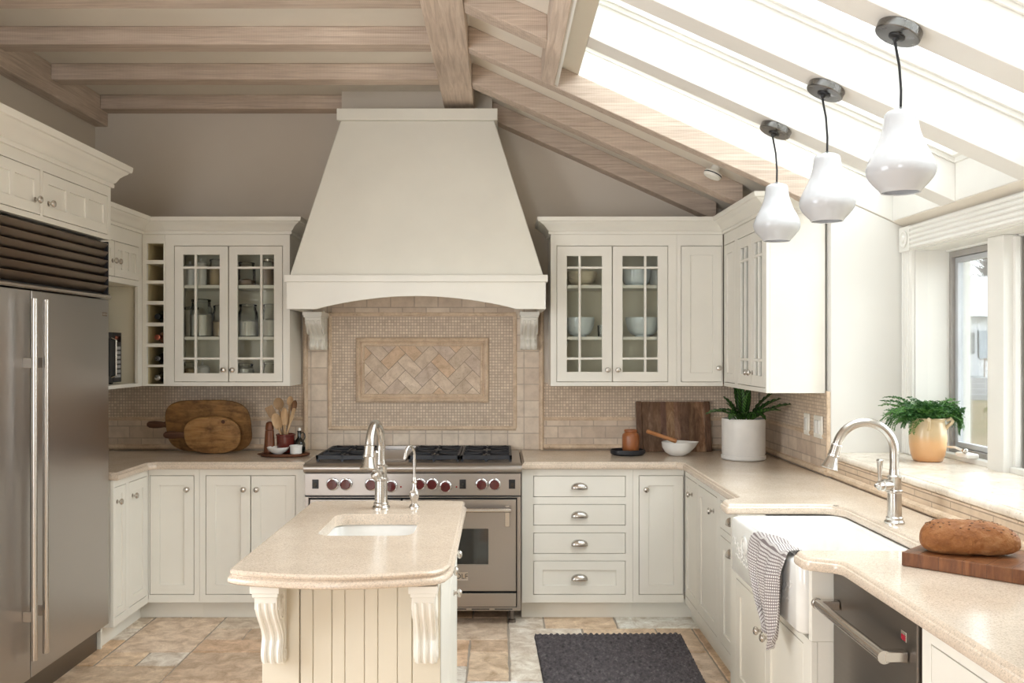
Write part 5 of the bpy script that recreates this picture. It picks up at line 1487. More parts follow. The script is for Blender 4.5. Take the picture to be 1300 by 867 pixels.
mb = MB(); mb.lathe([(0.009, 0.133), (0.010, 0.138), (0.009, 0.148), (0.004, 0.151)], oc, 16); mb.build('stopper', M['white_glaze'], t)
t = thing('small_bowl', 'small wide white bowl at the front of the dark tray', 'bowl', (-1.335, 5.575, TZ))
mb = MB(); mb.lathe([(0.026, 0), (0.028, 0.003), (0.048, 0.014), (0.062, 0.030), (0.066, 0.040), (0.064, 0.041), (0.058, 0.032), (0.042, 0.016), (0.001, 0.008)], (-1.335, 5.590, TZ), 36); mb.build('bowl', M['white_glaze'], t)
t = thing('ramekin', 'small white ramekin beside the bowl on the tray', 'ramekin', (-1.225, 5.585, TZ))
mb = MB(); mb.lathe([(0.031, 0), (0.034, 0.003), (0.036, 0.044), (0.0385, 0.046), (0.0385, 0.052), (0.034, 0.052), (0.032, 0.01), (0.001, 0.007)], (-1.226, 5.585, TZ), 36); mb.build('cup', M['white_glaze'], t)

# ================================================================== RIGHT BACK COUNTER
t = thing('plate_stack', 'shallow black oval dish under the brown jar on the right counter', 'dish', (0.775, 5.66, CT))
mb = MB(); mb.lathe([(0.070, 0.001), (0.095, 0.004), (0.104, 0.012), (0.106, 0.034), (0.102, 0.036), (0.096, 0.018), (0.001, 0.010)], (0.775, 5.66, CT), 44, sy=0.8); mb.build('dish', M['iron'], t)
mb = MB(); mb.lathe([(0.085, 0.012), (0.098, 0.016), (0.100, 0.022), (0.095, 0.024), (0.001, 0.020)], (0.785, 5.66, CT), 44, sy=0.75); mb.build('rim', M['black'], t)
t = thing('stoneware_jar', 'rust brown stoneware jar with a narrow rim on the black dish', 'jar', (0.795, 5.67, CT + .024))
mb = MB(); mb.lathe([(0.042, 0), (0.048, 0.004), (0.052, 0.02), (0.052, 0.092), (0.048, 0.104), (0.038, 0.112), (0.036, 0.116), (0.040, 0.120), (0.040, 0.130), (0.036, 0.132), (0.032, 0.126), (0.030, 0.06), (0.001, 0.05)], (0.795, 5.67, CT + .024), 36); mb.build('jar', M['jar_brown'], t)
t = thing('butcher_block', 'worn rectangular dark butcher block leaning on the right backsplash', 'cutting board', (1.10, 5.84, CT))
T = Matrix.Translation((1.098, 5.842, CT + .001)) @ Matrix.Rotation(-0.24 * 1, 4, 'X') if False else Matrix.Translation((1.098, 5.842, CT + .001)) @ Matrix.Rotation(0.24 * -1, 4, 'X')
mb = MB(); mb.M = T
rp = random.Random(4); xx = -0.1975
while xx < 0.196:
    ww = min(rp.uniform(0.030, 0.055), 0.1975 - xx); k_ = rp.uniform(0.7, 1.5); mb.box(xx, xx + ww, 0, 0.030, 0, 0.318, (k_, k_ * rp.uniform(.92, 1.05), k_ * rp.uniform(.85, 1.1))); xx += ww
mb.build('board', M['board_dark'], t, smooth=False)
for s_ in (-1, 1):
    mb = MB(); mb.M = T; mb.box(s_ * .2165 - .018, s_ * .2165 + .018, -0.001, 0.031, 0, 0.322, (0.75, 0.72, 0.7)); mb.build('end_cap', M['board_dark'], t, bevel=0.005)
t = thing('batter_bowl', 'white glazed bowl with a pouring lip in front of the butcher block', 'bowl', (1.075, 5.64, CT))
mb = MB()
L = []
for r, h in ((0.040, 0.001), (0.046, 0.003), (0.075, 0.022), (0.092, 0.050), (0.096, 0.082), (0.093, 0.084), (0.088, 0.055), (0.070, 0.026), (0.040, 0.012), (0.002, 0.010)):
    lp = []
    for k in range(48):
        a = 2 * pi * k / 48; ex = 0.034 * max(0, cos(a)) ** 24 * (1 if h > 0.07 else (0.45 if h > .045 else 0))
        lp.append(V(1.075 + (r + ex) * cos(a), 5.64 + r * sin(a), CT + h + ex * 0.05))
    L.append(lp)
mb.loft(L); mb.build('bowl', M['white_glaze'], t, angle=60)
t = thing('pestle', 'orange-brown wooden pestle resting across the white bowl', 'pestle', (0.96, 5.62, CT + .1))
a_, b_ = V(0.885, 5.625, CT + 0.150), V(1.065, 5.620, CT + 0.088)
mb = MB(); d = (b_ - a_)
mb.tube([a_, a_ + d * .03, a_ + d * .2, a_ + d * .6, a_ + d * .97, b_], [0.008, 0.013, 0.012, 0.0115, 0.014, 0.010], 14); mb.build('stick', M['pestle'], t)

# potted patterned plant
pc = V(1.425, 5.45, CT)
t = thing('potted_plant', 'patterned dark-leaved plant in a white cylinder pot in the right corner', 'plant', pc)
mb = MB(); mb.lathe([(0.100, 0.0), (0.122, 0.002), (0.128, 0.008), (0.128, 0.026), (0.122, 0.028), (0.116, 0.020), (0.001, 0.018)], pc, 48); mb.build('saucer', M['pot_white'], t)
mb = MB(); mb.lathe([(0.112, 0.022), (0.120, 0.026), (0.1245, 0.04), (0.1245, 0.238), (0.121, 0.241), (0.115, 0.236), (0.113, 0.20)], pc, 48, cap1=False); mb.build('pot', M['pot_white'], t)
mb = MB(); mb.lathe([(0.112, 0.205), (0.114, 0.212), (0.06, 0.219), (0.001, 0.221)], pc, 32); mb.build('soil', M['soil'], t)
def leaf(t, base, az, L, w, rise, droop, roll=0.0, mat='leaf_zebra'):
    """wavy lanceolate blade along an arc, a stalk below it"""
    dirv = V(cos(az), sin(az), 0)
    n = 22
    pts = []
    p = Vector(base); el = rise
    for k in range(n + 1):
        pts.append(p.copy()); d = dirv * cos(el) + V(0, 0, sin(el)); p = p + d * (L / n); el -= droop / n
    side0 = V(-sin(az), cos(az), 0)
    mb = MB(); rows = []
    ks = int(n * 0.22)
    for k in range(ks, n + 1):
        f = (k - ks) / (n - ks)
        tan = (pts[min(k + 1, n)] - pts[max(k - 1, 0)]).normalized()
        up = side0.cross(tan).normalized() * -1
        ww = w * (sin(pi * min(1, f * 0.97 + 0.03)) ** 0.55) * (1 - 0.25 * f) if f < 1 else 0.0005
        row = []
        for j in range(7):
            v = j / 6; s_ = (v - 0.5) * 2
            rip = 0.11 * w * sin(f * 2 * pi * 6.5) * abs(s_)
            q = pts[k] + side0 * (s_ * ww) * cos(roll) + up * (abs(s_) * ww * 0.35 + rip) + up * (s_ * ww * sin(roll))
            row.append(mb.p(q, (f, v)))
        rows.append(row)
    for A, B in zip(rows[:-1], rows[1:]):
        for j in range(6): mb.face((A[j], A[j + 1], B[j + 1], B[j]))
    o = mb.build('leaf', M[mat], t, angle=80)
    m = o.modifiers.new('thick', 'SOLIDIFY'); m.thickness = 0.0012
    st = MB(); st.tube(pts[:ks + 4], [0.0035] * (ks + 4), 8); st.build('stalk', M['stem'], o)
top = pc + V(0, 0, 0.215)
spec = [(180, 0.24, 0.030, 0.95, 1.45), (205, 0.21, 0.026, 1.1, 1.3), (150, 0.20, 0.027, 1.25, 0.5), (110, 0.25, 0.027, 1.45, 0.35), (92, 0.25, 0.026, 1.5, 0.15), (60, 0.25, 0.028, 1.35, 0.45), (-5, 0.26, 0.034, 1.12, 0.5), (-44, 0.33, 0.034, 0.66, 0.5), (-58, 0.30, 0.034, 0.70, 0.75), (-28, 0.27, 0.034, 0.95, 0.6),
        (-35, 0.22, 0.026, 0.9, 0.9), (-70, 0.21, 0.026, 1.1, 1.7), (-100, 0.17, 0.026, 1.2, 1.5), (-130, 0.20, 0.027, 1.1, 1.9), (-55, 0.19, 0.024, 1.3, 2.3), (-160, 0.17, 0.026, 1.2, 0.6), (75, 0.2, 0.025, 1.2, 0.7), (-85, 0.22, 0.026, 1.45, 0.5)]
rnd = random.Random(3)
for az, L_, w_, ri, dr in spec:
    az = radians(az); leaf(t, top + V(0.025 * cos(az), 0.025 * sin(az), -0.004), az, L_ * 0.92, w_ * 1.22, ri, dr, rnd.uniform(-0.3, 0.3))

# ================================================================== WINDOW LEDGE
jc = V(1.995, 4.34, 1.038)
t = thing('fern_jug', 'tan two-handled stoneware jug of feathery greens on the window ledge', 'plant', jc)
def jugmat():
    m, nt, b = newmat('tan_jug_glaze'); setp(b, rough=0.3, coat=0.2)
    tc = nt.nodes.new('ShaderNodeTexCoord'); sp_ = nt.nodes.new('ShaderNodeSeparateXYZ'); lk(nt, tc, 'Object', sp_, 0)
    n = nd(nt, 'ShaderNodeTexNoise', Scale=14.0, Detail=4.0); lk(nt, tc, 'Object', n, 'Vector')
    ad = nt.nodes.new('ShaderNodeMath'); ad.operation = 'MULTIPLY_ADD'; ad.inputs[1].default_value = 0.06; lk(nt, n, 'Fac', ad, 0); lk(nt, sp_, 'Z', ad, 2)
    mr = nt.nodes.new('ShaderNodeMapRange'); mr.inputs['From Min'].default_value = 0.0; mr.inputs['From Max'].default_value = 0.26; lk(nt, ad, 0, mr, 'Value')
    r = ramp(nt, [(0.0, (0.66, 0.33, 0.14)), (0.45, (0.72, 0.42, 0.20)), (0.62, (0.60, 0.44, 0.25)), (1.0, (0.62, 0.50, 0.32))]); lk(nt, mr, 'Result', r, 'Fac'); lk(nt, r, 'Color', b, 'Base Color'); return m
M['jug'] = jugmat()
mb = MB(); mb.lathe([(0.056, 0), (0.064, 0.003), (0.074, 0.03), (0.081, 0.075), (0.083, 0.11), (0.080, 0.15), (0.074, 0.180), (0.074, 0.192), (0.079, 0.198), (0.076, 0.202), (0.068, 0.195), (0.066, 0.14)], jc, 44, cap1=False); mb.build('jug', M['jug'], t, angle=60)
for (az, up_) in ((radians(-30), 0), (radians(-112), 0)):
    u = V(cos(az), sin(az), 0)
    mb = MB(); mb.tube([jc + u * r + V(0, 0, z) for r, z in ((0.074, 0.150), (0.086, 0.168), (0.100, 0.180), (0.105, 0.190), (0.098, 0.200), (0.078, 0.192))], [0.009, 0.008, 0.008, 0.008, 0.008, 0.009], 12)
    mb.build('handle', M['jug'], t)
mb = MB(); mb.lathe([(0.066, 0.17), (0.04, 0.176), (0.001, 0.178)], jc, 24, cap0=True); mb.build('soil', M['soil'], t)
def fern(t, n, seed, mat, name='foliage'):
    rnd = random.Random(seed); mb = MB()
    for k in range(n):
        az = rnd.uniform(0, 2 * pi); L_ = rnd.uniform(0.13, 0.235); el = rnd.uniform(0.75, 1.35); droop = rnd.uniform(1.0, 2.7)
        if -2.4 < (az if az < pi else az - 2 * pi) < -0.5: L_ *= 0.55; droop *= 0.55; el += 0.15
        p = jc + V(0.04 * cos(az) * rnd.random(), 0.04 * sin(az) * rnd.random(), 0.18); d0 = V(cos(az), sin(az), 0); sd = V(-sin(az), cos(az), 0)
        N_ = 16; pts = []
        for i in range(N_ + 1):
            pts.append(p.copy()); d = d0 * cos(el) + V(0, 0, sin(el)); p = p + d * (L_ / N_); el -= droop / N_
            if p.x > 2.13: p.x = 2.13
        mb.tube(pts[::4], 0.0011, 4, False)
        for i in range(4, N_ + 1):
            f = i / N_; ll = 0.030 * (1 - 0.65 * f) + 0.006
            tan = (pts[i] - pts[i - 1]).normalized()
            if tan.length < .5: continue
            for s_ in (-1, 1):
                dr = (sd * s_ + tan * 0.7 + V(0, 0, rnd.uniform(-.5, .3))).normalized()
                for q_ in (0.45, 0.72, 1.0):          # each pinna carries a few lobes
                    c = pts[i] + dr * ll * q_; lw = ll * 0.26
                    for s2 in (-1, 1):
                        d2 = (dr * 0.8 + tan * s2 * 0.8 + V(0, 0, rnd.uniform(-.4, .4))).normalized(); b0 = pts[i] + dr * ll * (q_ - .25)
                        tip = b0 + d2 * ll * 0.55; pr = d2.cross(V(rnd.uniform(-1, 1), rnd.uniform(-1, 1), rnd.uniform(-1, 1))).normalized() * lw * 0.5
                        i0 = mb.p(b0); i1 = mb.p((b0 + tip) / 2 + pr); i2 = mb.p(tip); i3 = mb.p((b0 + tip) / 2 - pr)
                        mb.face((i0, i1, i2, i3))
    return mb.build(name, mat, t, smooth=False, kind='stuff')
fern(t, 70, 2, M['fern']); fern(t, 46, 5, M['fern_lit'], 'lit_foliage')
# casement crank
cw = V(2.135, 4.25, 1.0625)
t = thing('window_crank', 'small white casement crank on the sill right of the jug', 'window crank', cw)
mb = MB(); mb.box(cw.x - .03, cw.x + .03, cw.y - .05, cw.y + .06, 1.0625, 1.085); mb.build('housing', M['trim'], t, bevel=0.008)
mb = MB(); mb.tube([cw + V(-.02, -.02, .03), cw + V(-.04, .03, .045), cw + V(-.045, .10, .04), cw + V(-.03, .17, .015)], [0.006, 0.006, 0.005, 0.007], 10); mb.build('arm', M['trim'], t)
mb = MB(); mb.ball(cw + V(-.022, -.02, .034), .014, .014, .012); mb.build('pivot', M['nickel'], t)

# ================================================================== BREAD, BOARD, TOWEL, RUG
c0 = V(1.197, 2.774, CT + .001); u = V(0.71, -0.704, 0).normalized(); v = V(0.704, 0.71, 0).normalized()
t = thing('bread_board', 'thick oiled wooden chopping block under the loaf at the right edge', 'cutting board', c0)
mb = MB(); Lu, Lv, Th = 0.36, 0.27, 0.040
mb.hexa([c0 + u * a + v * b + V(0, 0, z) for z in (0, Th) for b in (0, Lv) for a in (0, Lu)])
o = mb.build('block', M['board_bread'], t, bevel=0.002)
mb = MB()
for a in (0.048, 0.105, 0.17, 0.235, 0.30): mb.hexa([c0 + u * (a + da) + v * (-0.0004 if db == 0 else Lv + .0004) + V(0, 0, z) for z in (0.001, Th + .0003) for db in (0, 1) for da in (0, 0.0012)])
mb.build('glue_joint', M['board_handle'], t, smooth=False)
bc = V(1.392, 2.76, CT + .041); t = thing('bread_loaf', 'oval brown seeded bread loaf on the chopping block', 'bread', bc)
def breadmat():
    m, nt, b = newmat('crusty_loaf'); setp(b, rough=0.6, spec=0.25)
    tc = nt.nodes.new('ShaderNodeTexCoord'); sp_ = nt.nodes.new('ShaderNodeSeparateXYZ'); lk(nt, tc, 'Object', sp_, 0)
    n = nd(nt, 'ShaderNodeTexNoise', Scale=11.0, Detail=9.0, Roughness=0.7); lk(nt, tc, 'Object', n, 'Vector')
    r = ramp(nt, [(0.3, (0.17, 0.060, 0.018)), (0.5, (0.29, 0.115, 0.038)), (0.72, (0.44, 0.235, 0.105))]); lk(nt, n, 'Fac', r, 'Fac')
    r2 = ramp(nt, [(0.0, (1.55, 1.75, 2.1)), (0.16, (1.25, 1.35, 1.4)), (0.30, (1, 1, 1))])
    mr = nt.nodes.new('ShaderNodeMapRange'); mr.inputs['From Max'].default_value = 0.11; lk(nt, sp_, 'Z', mr, 'Value'); lk(nt, mr, 'Result', r2, 'Fac')
    nt.links.new(mul(nt, r.outputs['Color'], r2.outputs['Color'], 1.0), b.inputs['Base Color'])
    n2 = nd(nt, 'ShaderNodeTexNoise', Scale=55.0, Detail=6.0); lk(nt, tc, 'Object', n2, 'Vector'); bump(nt, b, n2, 'Fac', 0.9, 0.010)
    return m
mb = MB()
ang = radians(-16); bu = V(cos(ang), sin(ang), 0); bv = V(-sin(ang), cos(ang), 0)
def breadpt(th, ph):
    a, b, h = 0.136, 0.072, 0.116
    x = a * cos(th); rr = (max(0, sin(th)) ** 0.74) * (1.0 - 0.10 * cos(th))
    y = b * rr * cos(ph); z = sin(ph)
    z = h * rr * (0.58 * (z if z > 0 else z * 0.62)) + h * 0.36
    q = bc + bu * x + bv * y + V(0, 0, z)
    nn = noise.noise(q * 9) * 0.008 + noise.noise(q * 30) * 0.004 + noise.noise(q * 70) * 0.002
    return q + (bv * cos(ph) + V(0, 0, sin(ph))) * nn * rr
L = []
for i in range(1, 40):
    th = pi * i / 40; L.append([breadpt(th, 2 * pi * k / 36) for k in range(36)])
mb.loft(L)
zmin = min(q.z for q in mb.v)
zmin += 0.012
for q in mb.v: q.z = max(q.z, zmin) + CT + .0412 - zmin
lo = mb.build('loaf', breadmat(), t, angle=80)
rnd = random.Random(8)
mb = MB()
for k in range(70):
    th = rnd.uniform(0.5, 2.6); ph = rnd.uniform(0.9, 2.4)
    q = breadpt(th, ph) + V(0, 0, CT + .0412 - zmin); a = rnd.uniform(0, pi)
    mb.ball(q, 0.0040, 0.0022, 0.0016, 6, 4)
mb.build('seeds', plain('brown_seeds', (0.13, 0.055, 0.02), 0.6), lo, kind='stuff')

def towelmat():
    m, nt, b = newmat('checked_linen'); setp(b, rough=0.9, spec=0.1)
    uv = nt.nodes.new('ShaderNodeUVMap'); uv.uv_map = 'UVMap'; sp_ = nt.nodes.new('ShaderNodeSeparateXYZ'); lk(nt, uv, 0, sp_, 0)
    outs = []
    for ax in ('X', 'Y'):
        f = nt.nodes.new('ShaderNodeMath'); f.operation = 'MULTIPLY'; f.inputs[1].default_value = 2 * pi / 0.0085; lk(nt, sp_, ax, f, 0)
        s_ = nt.nodes.new('ShaderNodeMath'); s_.operation = 'SINE'; lk(nt, f, 0, s_, 0)
        mr = nt.nodes.new('ShaderNodeMapRange'); mr.inputs['From Min'].default_value = 0.15; mr.inputs['From Max'].default_value = 0.55; lk(nt, s_, 0, mr, 'Value'); outs.append(mr)
    mx = nt.nodes.new('ShaderNodeMath'); mx.operation = 'MAXIMUM'; lk(nt, outs[0], 'Result', mx, 0); lk(nt, outs[1], 'Result', mx, 1)
    r = ramp(nt, [(0.0, (0.80, 0.77, 0.74)), (1.0, (0.24, 0.20, 0.20))]); lk(nt, mx, 0, r, 'Fac'); lk(nt, r, 'Color', b, 'Base Color'); return m
mb = MB()
# rows follow the cloth from inside the basin, over the rim, down the apron; columns run along the rim
path = [(1.020, 0.846), (1.012, 0.870), (1.000, 0.8785), (0.980, 0.8790), (0.962, 0.8785), (0.951, 0.874), (0.947, 0.860), (0.945, 0.835), (0.943, 0.80), (0.942, 0.76), (0.942, 0.72), (0.942, 0.68), (0.9415, 0.65), (0.9405, 0.62), (0.939, 0.60)]
def centre(s): return 3.165 + 0.10 * sin(pi * min(1, s * 1.1)) + 0.01 * s
rows = []; acc = 0
fine = []
for k in range(len(path) - 1):
    for j in range(4):
        f = j / 4; fine.append((path[k][0] + (path[k + 1][0] - path[k][0]) * f, path[k][1] + (path[k + 1][1] - path[k][1]) * f))
fine.append(path[-1])
NC = 44; prev = None
for i, (x, z) in enumerate(fine):
    if prev: acc += math.hypot(x - prev[0], z - prev[1])
    prev = (x, z); s = i / (len(fine) - 1)
    wd = 0.125 + 0.095 * sin(pi * min(1.0, max(0, (s - .15) * 1.25))) - 0.075 * max(0, s - 0.45) / 0.55
    hang = max(0, min(1, (s - 0.36) / 0.2))
    row = []
    for j in range(NC + 1):
        v_ = j / NC; y = centre(s) + (v_ - 0.5) * 2 * wd
        fold = (0.011 * sin(v_ * 21 + 2.0 * s) + 0.007 * sin(v_ * 9 + 5 * s + 1)) 
        # skewed lower edge
        dz = -0.03 * hang * sin(pi * v_) - (0.10 * (1 - abs(v_ - 0.25) * 1.6)) * max(0, s - 0.6)
        xx = x - (0.016 + fold) * hang - 0.004
        zz_ = z + dz + (0.006 + 0.5 * fold) * (1 - hang) * (1 if z > 0.87 else 0.2) + (0.002 if hang < 1 else 0)
        row.append(mb.p((xx, y, zz_), (acc * 1.0, v_ * 0.46)))
    rows.append(row)
for A, B in zip(rows[:-1], rows[1:]):
    for j in range(NC): mb.face((A[j], A[j + 1], B[j + 1], B[j]))
o = mb.build('dish_towel', towelmat(), angle=180, loc=(0.95, 3.2, 0.56)); m = o.modifiers.new('thick', 'SOLIDIFY'); m.thickness = 0.0022; m.offset = 0
tag(o, 'white and charcoal checked dish towel draped over the sink apron', 'towel')

# woven rug
mb = MB()
RC = [V(0.185, 5.05, 0), V(0.985, 5.065, 0), V(0.935, 3.75, 0), V(0.215, 3.75, 0)]
def rugp(a, b):
    q = (RC[3] * (1 - a) + RC[2] * a) * (1 - b) + (RC[0] * (1 - a) + RC[1] * a) * b
    return q
NA, NB = 150, 240; ids = []
for j in range(NB + 1):
    row = []
    for i in range(NA + 1):
        a, b = i / NA, j / NB
        q = rugp(a, b)
        cx_, cy_ = a * 26, b * 56
        row_i = int(cy_)
        w1 = abs(sin(pi * (cx_ + 0.5 * (row_i % 2)))) ** 0.6; w2 = abs(sin(pi * cy_)) ** 0.6
        hgt = 0.004 + 0.016 * w1 * w2 + 0.004 * noise.noise(V(a * 30, b * 50, 0))
        e = min(a, b, 1 - a, 1 - b); 
        if e < 0.006: hgt = 0.001
        wob = 0.006 * noise.noise(V(a * 9, b * 15, 4)) if (i in (0, NA) or j in (0, NB)) else 0
        row.append(mb.p((q.x + wob, q.y + wob, hgt)))
    ids.append(row)
for A, B in zip(ids[:-1], ids[1:]):
    for k in range(NA): mb.face((A[k], A[k + 1], B[k + 1], B[k]))
bt = [mb.p((q.x, q.y, 0.0008)) for q in RC]; mb.face(bt)
def rugmat():
    m, nt, b = newmat('charcoal_woven_rug'); setp(b, rough=0.95, spec=0.1)
    tc = nt.nodes.new('ShaderNodeTexCoord'); n = nd(nt, 'ShaderNodeTexNoise', Scale=45.0, Detail=5.0, Roughness=0.7); lk(nt, tc, 'Object', n, 'Vector')
    r = ramp(nt, [(0.3, (0.05, 0.045, 0.049)), (0.55, (0.115, 0.102, 0.106)), (0.75, (0.21, 0.19, 0.19))]); lk(nt, n, 'Fac', r, 'Fac'); lk(nt, r, 'Color', b, 'Base Color'); return m
o = mb.build('woven_rug', rugmat(), loc=(0.58, 4.4, 0), angle=180); tag(o, 'charcoal chunky woven rug on the stone floor before the sink', 'rug')

# ================================================================== PENDANTS
def shademat():
    m, nt, b = newmat('milk_glass'); setp(b, rough=0.08, coat=0.5, coatr=0.03)
    b.inputs['Base Color'].default_value = (0.72, 0.72, 0.735, 1)
    tl = nt.nodes.new('ShaderNodeBsdfTranslucent'); tl.inputs[0].default_value = (0.88, 0.88, 0.90, 1)
    ms = nt.nodes.new('ShaderNodeMixShader'); ms.inputs[0].default_value = 0.28
    out = [n for n in nt.nodes if n.type == 'OUTPUT_MATERIAL'][0]
    lk(nt, b, 0, ms, 1); lk(nt, tl, 0, ms, 2); lk(nt, ms, 0, out, 0); return m
M['milk'] = shademat()
PX = 1.225
def pendant(y, label, cord_top):
    zc = ceilz(PX)
    t = thing('pendant_lamp', label, 'pendant lamp', (PX, y, zc), 'milk glass pendants in a row below the skylight')
    R = Matrix.Translation((PX, y, zc - .0005)) @ Matrix.Rotation(math.atan(SL), 4, 'Y')
    mb = MB(); mb.M = R; mb.lathe([(0.066, 0.0), (0.069, -0.003), (0.069, -0.026), (0.066, -0.029), (0.001, -0.030)], (0, 0, 0), 44); c = mb.build('canopy', M['pewter'], t)
    mb = MB(); mb.M = R; mb.lathe([(0.026, -0.029), (0.024, -0.034), (0.010, -0.037), (0.009, -0.042), (0.004, -0.048)], (0, 0, 0), 24); mb.build('cord_collar', M['black'], c)
    zt = 2.288
    mb = MB(); a = R @ V(0, 0, -0.045)
    mb.tube([a, V(a.x * .35 + PX * .65 + 0.002, y, zt + (a.z - zt) * 0.65), V(PX + .001, y, zt + (a.z - zt) * 0.3), V(PX, y, zt)], 0.0042, 8); mb.build('cord', M['black'], t)
    mb = MB(); mb.lathe([(0.004, zt + .012), (0.010, zt + .008), (0.030, zt + .002), (0.037, zt - .002), (0.037, zt - .006), (0.020, zt - 0.010), (0.016, zt - .05)], (PX, y, 0), 28); mb.build('cap', M['pewter'], t)
    O = [(0.030, 0.2515), (0.040, 0.249), (0.0465, 0.243), (0.0485, 0.232), (0.0505, 0.214), (0.0535, 0.196), (0.0570, 0.183), (0.0615, 0.170), (0.0663, 0.157), (0.072, 0.143), (0.079, 0.130), (0.086, 0.117), (0.092, 0.103), (0.097, 0.090), (0.1003, 0.080), (0.101, 0.0715), (0.1000, 0.062), (0.097, 0.053), (0.091, 0.0425), (0.083, 0.032), (0.074, 0.022), (0.066, 0.014), (0.060, 0.006), (0.057, 0.001)]
    H = O + [(max(0.02, r - 0.0032), h + (0.002 if h < 0.01 else 0) - (0.003 if h > 0.24 else 0)) for r, h in O[::-1]]
    mb = MB(); mb.lathe([(r, zt - 0.252 + h) for r, h in H], (PX, y, 0), 56, cap0=False, cap1=False); mb.build('glass_shade', M['milk'], t, angle=60)
    mb = MB(); mb.lathe([(0.015, zt - .05), (0.018, zt - .07), (0.028, zt - .11), (0.030, zt - .125), (0.024, zt - .145), (0.001, zt - .155)], (PX, y, 0), 20); mb.build('bulb', M['white_glaze'], t)
pendant(2.845, 'milk glass pendant with dark canopy nearest the camera, largest-looking of three', 0)
pendant(3.485, 'milk glass pendant with dark canopy, middle of the row of three', 0)
pendant(4.12, 'milk glass pendant with dark canopy farthest away, in front of the corner cabinet', 0)

# ================================================================== INSIDE THE CABINETS
def jar(label, x, y, z, r, h, fill, fh, lid='glass', name='glass_jar', cat='jar'):
    t = thing(name, label, cat, (x, y, z), 'jars in the left glass cabinet')
    if fh < 0:     # opaque canister
        m = MB(); m.lathe([(r * .9, 0), (r, .003), (r, h - .006), (r * .96, h)], (x, y, z), 28); m.build('canister', M['white_glaze'], t)
        m = MB(); m.lathe([(r * .98, h + .0005), (r, h + .006), (r * .7, h + .018), (r * .15, h + .022), (r * .13, h + .03), (r * .2, h + .038), (0.001, h + .042)], (x, y, z), 24); m.build('lid', M['white_glaze'], t); return
    m = MB(); m.lathe([(r * .9, 0), (r, .004), (r, h * 0.80), (r * .86, h * 0.90), (r * .84, h)], (x, y, z), 28, cap1=False); m.build('glass', M['jar_glass'], t)
    m = MB(); m.lathe([(r * .85, .003), (r * .955, .007), (r * .955, h * fh), (r * .3, h * fh + .01), (.001, h * fh + .012)], (x, y, z), 26); m.build('contents', M[fill], t)
    m = MB(); m.lathe([(r * .86, h + .0005), (r * .90, h + .003), (r * .90, h + .014), (r * .5, h + .020), (.001, h + .022)], (x, y, z), 26); m.build('lid', M['jar_glass'] if lid == 'glass' else M['nickel'], t)
s1, s2, s3 = 1.9505, 1.6355, UZ0 + .0185
def cx5(p, d=5.78): return (p - 635) * d / FPX
jar('white canister on the top shelf, left end of the jar cabinet', cx5(240), 5.80, s1, 0.042, 0.115, 'flour', -1)
jar('white lidded canister on the top shelf behind the left door', cx5(256), 5.76, s1, 0.038, 0.13, 'flour', -1)
jar('jar of tan grain on the top shelf beside the centre stile', cx5(274), 5.78, s1, 0.042, 0.15, 'oats', .7)
jar('low round jar on the top shelf behind the right door', cx5(314), 5.76, s1, 0.056, 0.13, 'beans', .25)
jar('jar of brown grains on the top shelf at the right end', cx5(340), 5.78, s1, 0.045, 0.15, 'beans', .75, 'metal')
jar('white porcelain canister on the middle shelf at the left end', cx5(240), 5.82, s2, 0.050, 0.17, 'flour', .97)
jar('big jar of flour on the middle shelf behind the left door', cx5(257), 5.755, s2, 0.066, 0.215, 'flour', .62)
jar('jar of golden meal on the middle shelf beside the centre stile', cx5(278), 5.80, s2, 0.045, 0.18, 'oats', .5)
jar('clamp-lid jar of oats on the middle shelf behind the right door', cx5(316), 5.76, s2, 0.060, 0.185, 'flour', .5)
jar('jar of pale flour on the middle shelf at the right end', cx5(343), 5.78, s2, 0.052, 0.185, 'flour', .55)
jar('short jar of tan oats on the bottom shelf at the left end', cx5(240), 5.80, s3, 0.050, 0.105, 'oats', .75)
jar('white canister on the bottom shelf behind the left door', cx5(257), 5.78, s3, 0.044, 0.085, 'flour', -1)
jar('jar of flour on the bottom shelf behind the right door', cx5(312), 5.76, s3, 0.056, 0.10, 'flour', .85)
jar('clear jar on the bottom shelf at the right end', cx5(342), 5.78, s3, 0.045, 0.11, 'flour', .4)
def bowl(label, x, y, z, r, h, mat, name='mixing_bowl', ribs=False, foot=0.45, loc='bowls in the right glass cabinet'):
    t = thing(name, label, 'bowl', (x, y, z), loc)
    pr = [(r * foot, 0), (r * foot * 1.05, .003), (r * foot, .010)]
    n = 12
    for k in range(1, n + 1):
        f = k / n; pr.append((r * (foot + (1 - foot) * sin(f * pi / 2) ** 0.8) + (0.0015 * sin(k * pi) if ribs else 0), .010 + (h - .010) * (1 - cos(f * pi / 2)) ** 0.95))
    pr2 = [(max(.001, a - .004), b + (.003 if k < 3 else 0)) for k, (a, b) in enumerate(pr)][::-1]
    m = MB(); m.lathe(pr + [(r, h + .002)] + pr2[:-2] + [(.001, .014)], (x, y, z), 44); b_ = m.build('bowl', mat, t, angle=60)
    if ribs:
        for zz_ in (.35, .5, .65, .8, .93):
            f = zz_; m = MB(); rr = r * (foot + (1 - foot) * sin(math.acos(1 - min(1, f)) ) ** 0.8)
            m.lathe([(rr + .0005, h * f - .002), (rr + .002, h * f), (rr + .001, h * f + .002)], (x, y, z), 40, cap0=False, cap1=False); m.build('rib', mat, b_)
bowl('ribbed cream bowl on the top shelf, left door of the right cabinet', cx5(739), 5.79, s1, 0.092, 0.088, M['cream_bowl'], ribs=True)
bowl('tall pale bowl on the top shelf, right door of the right cabinet', cx5(808), 5.79, s1, 0.090, 0.105, M['blue_white'], foot=.7)
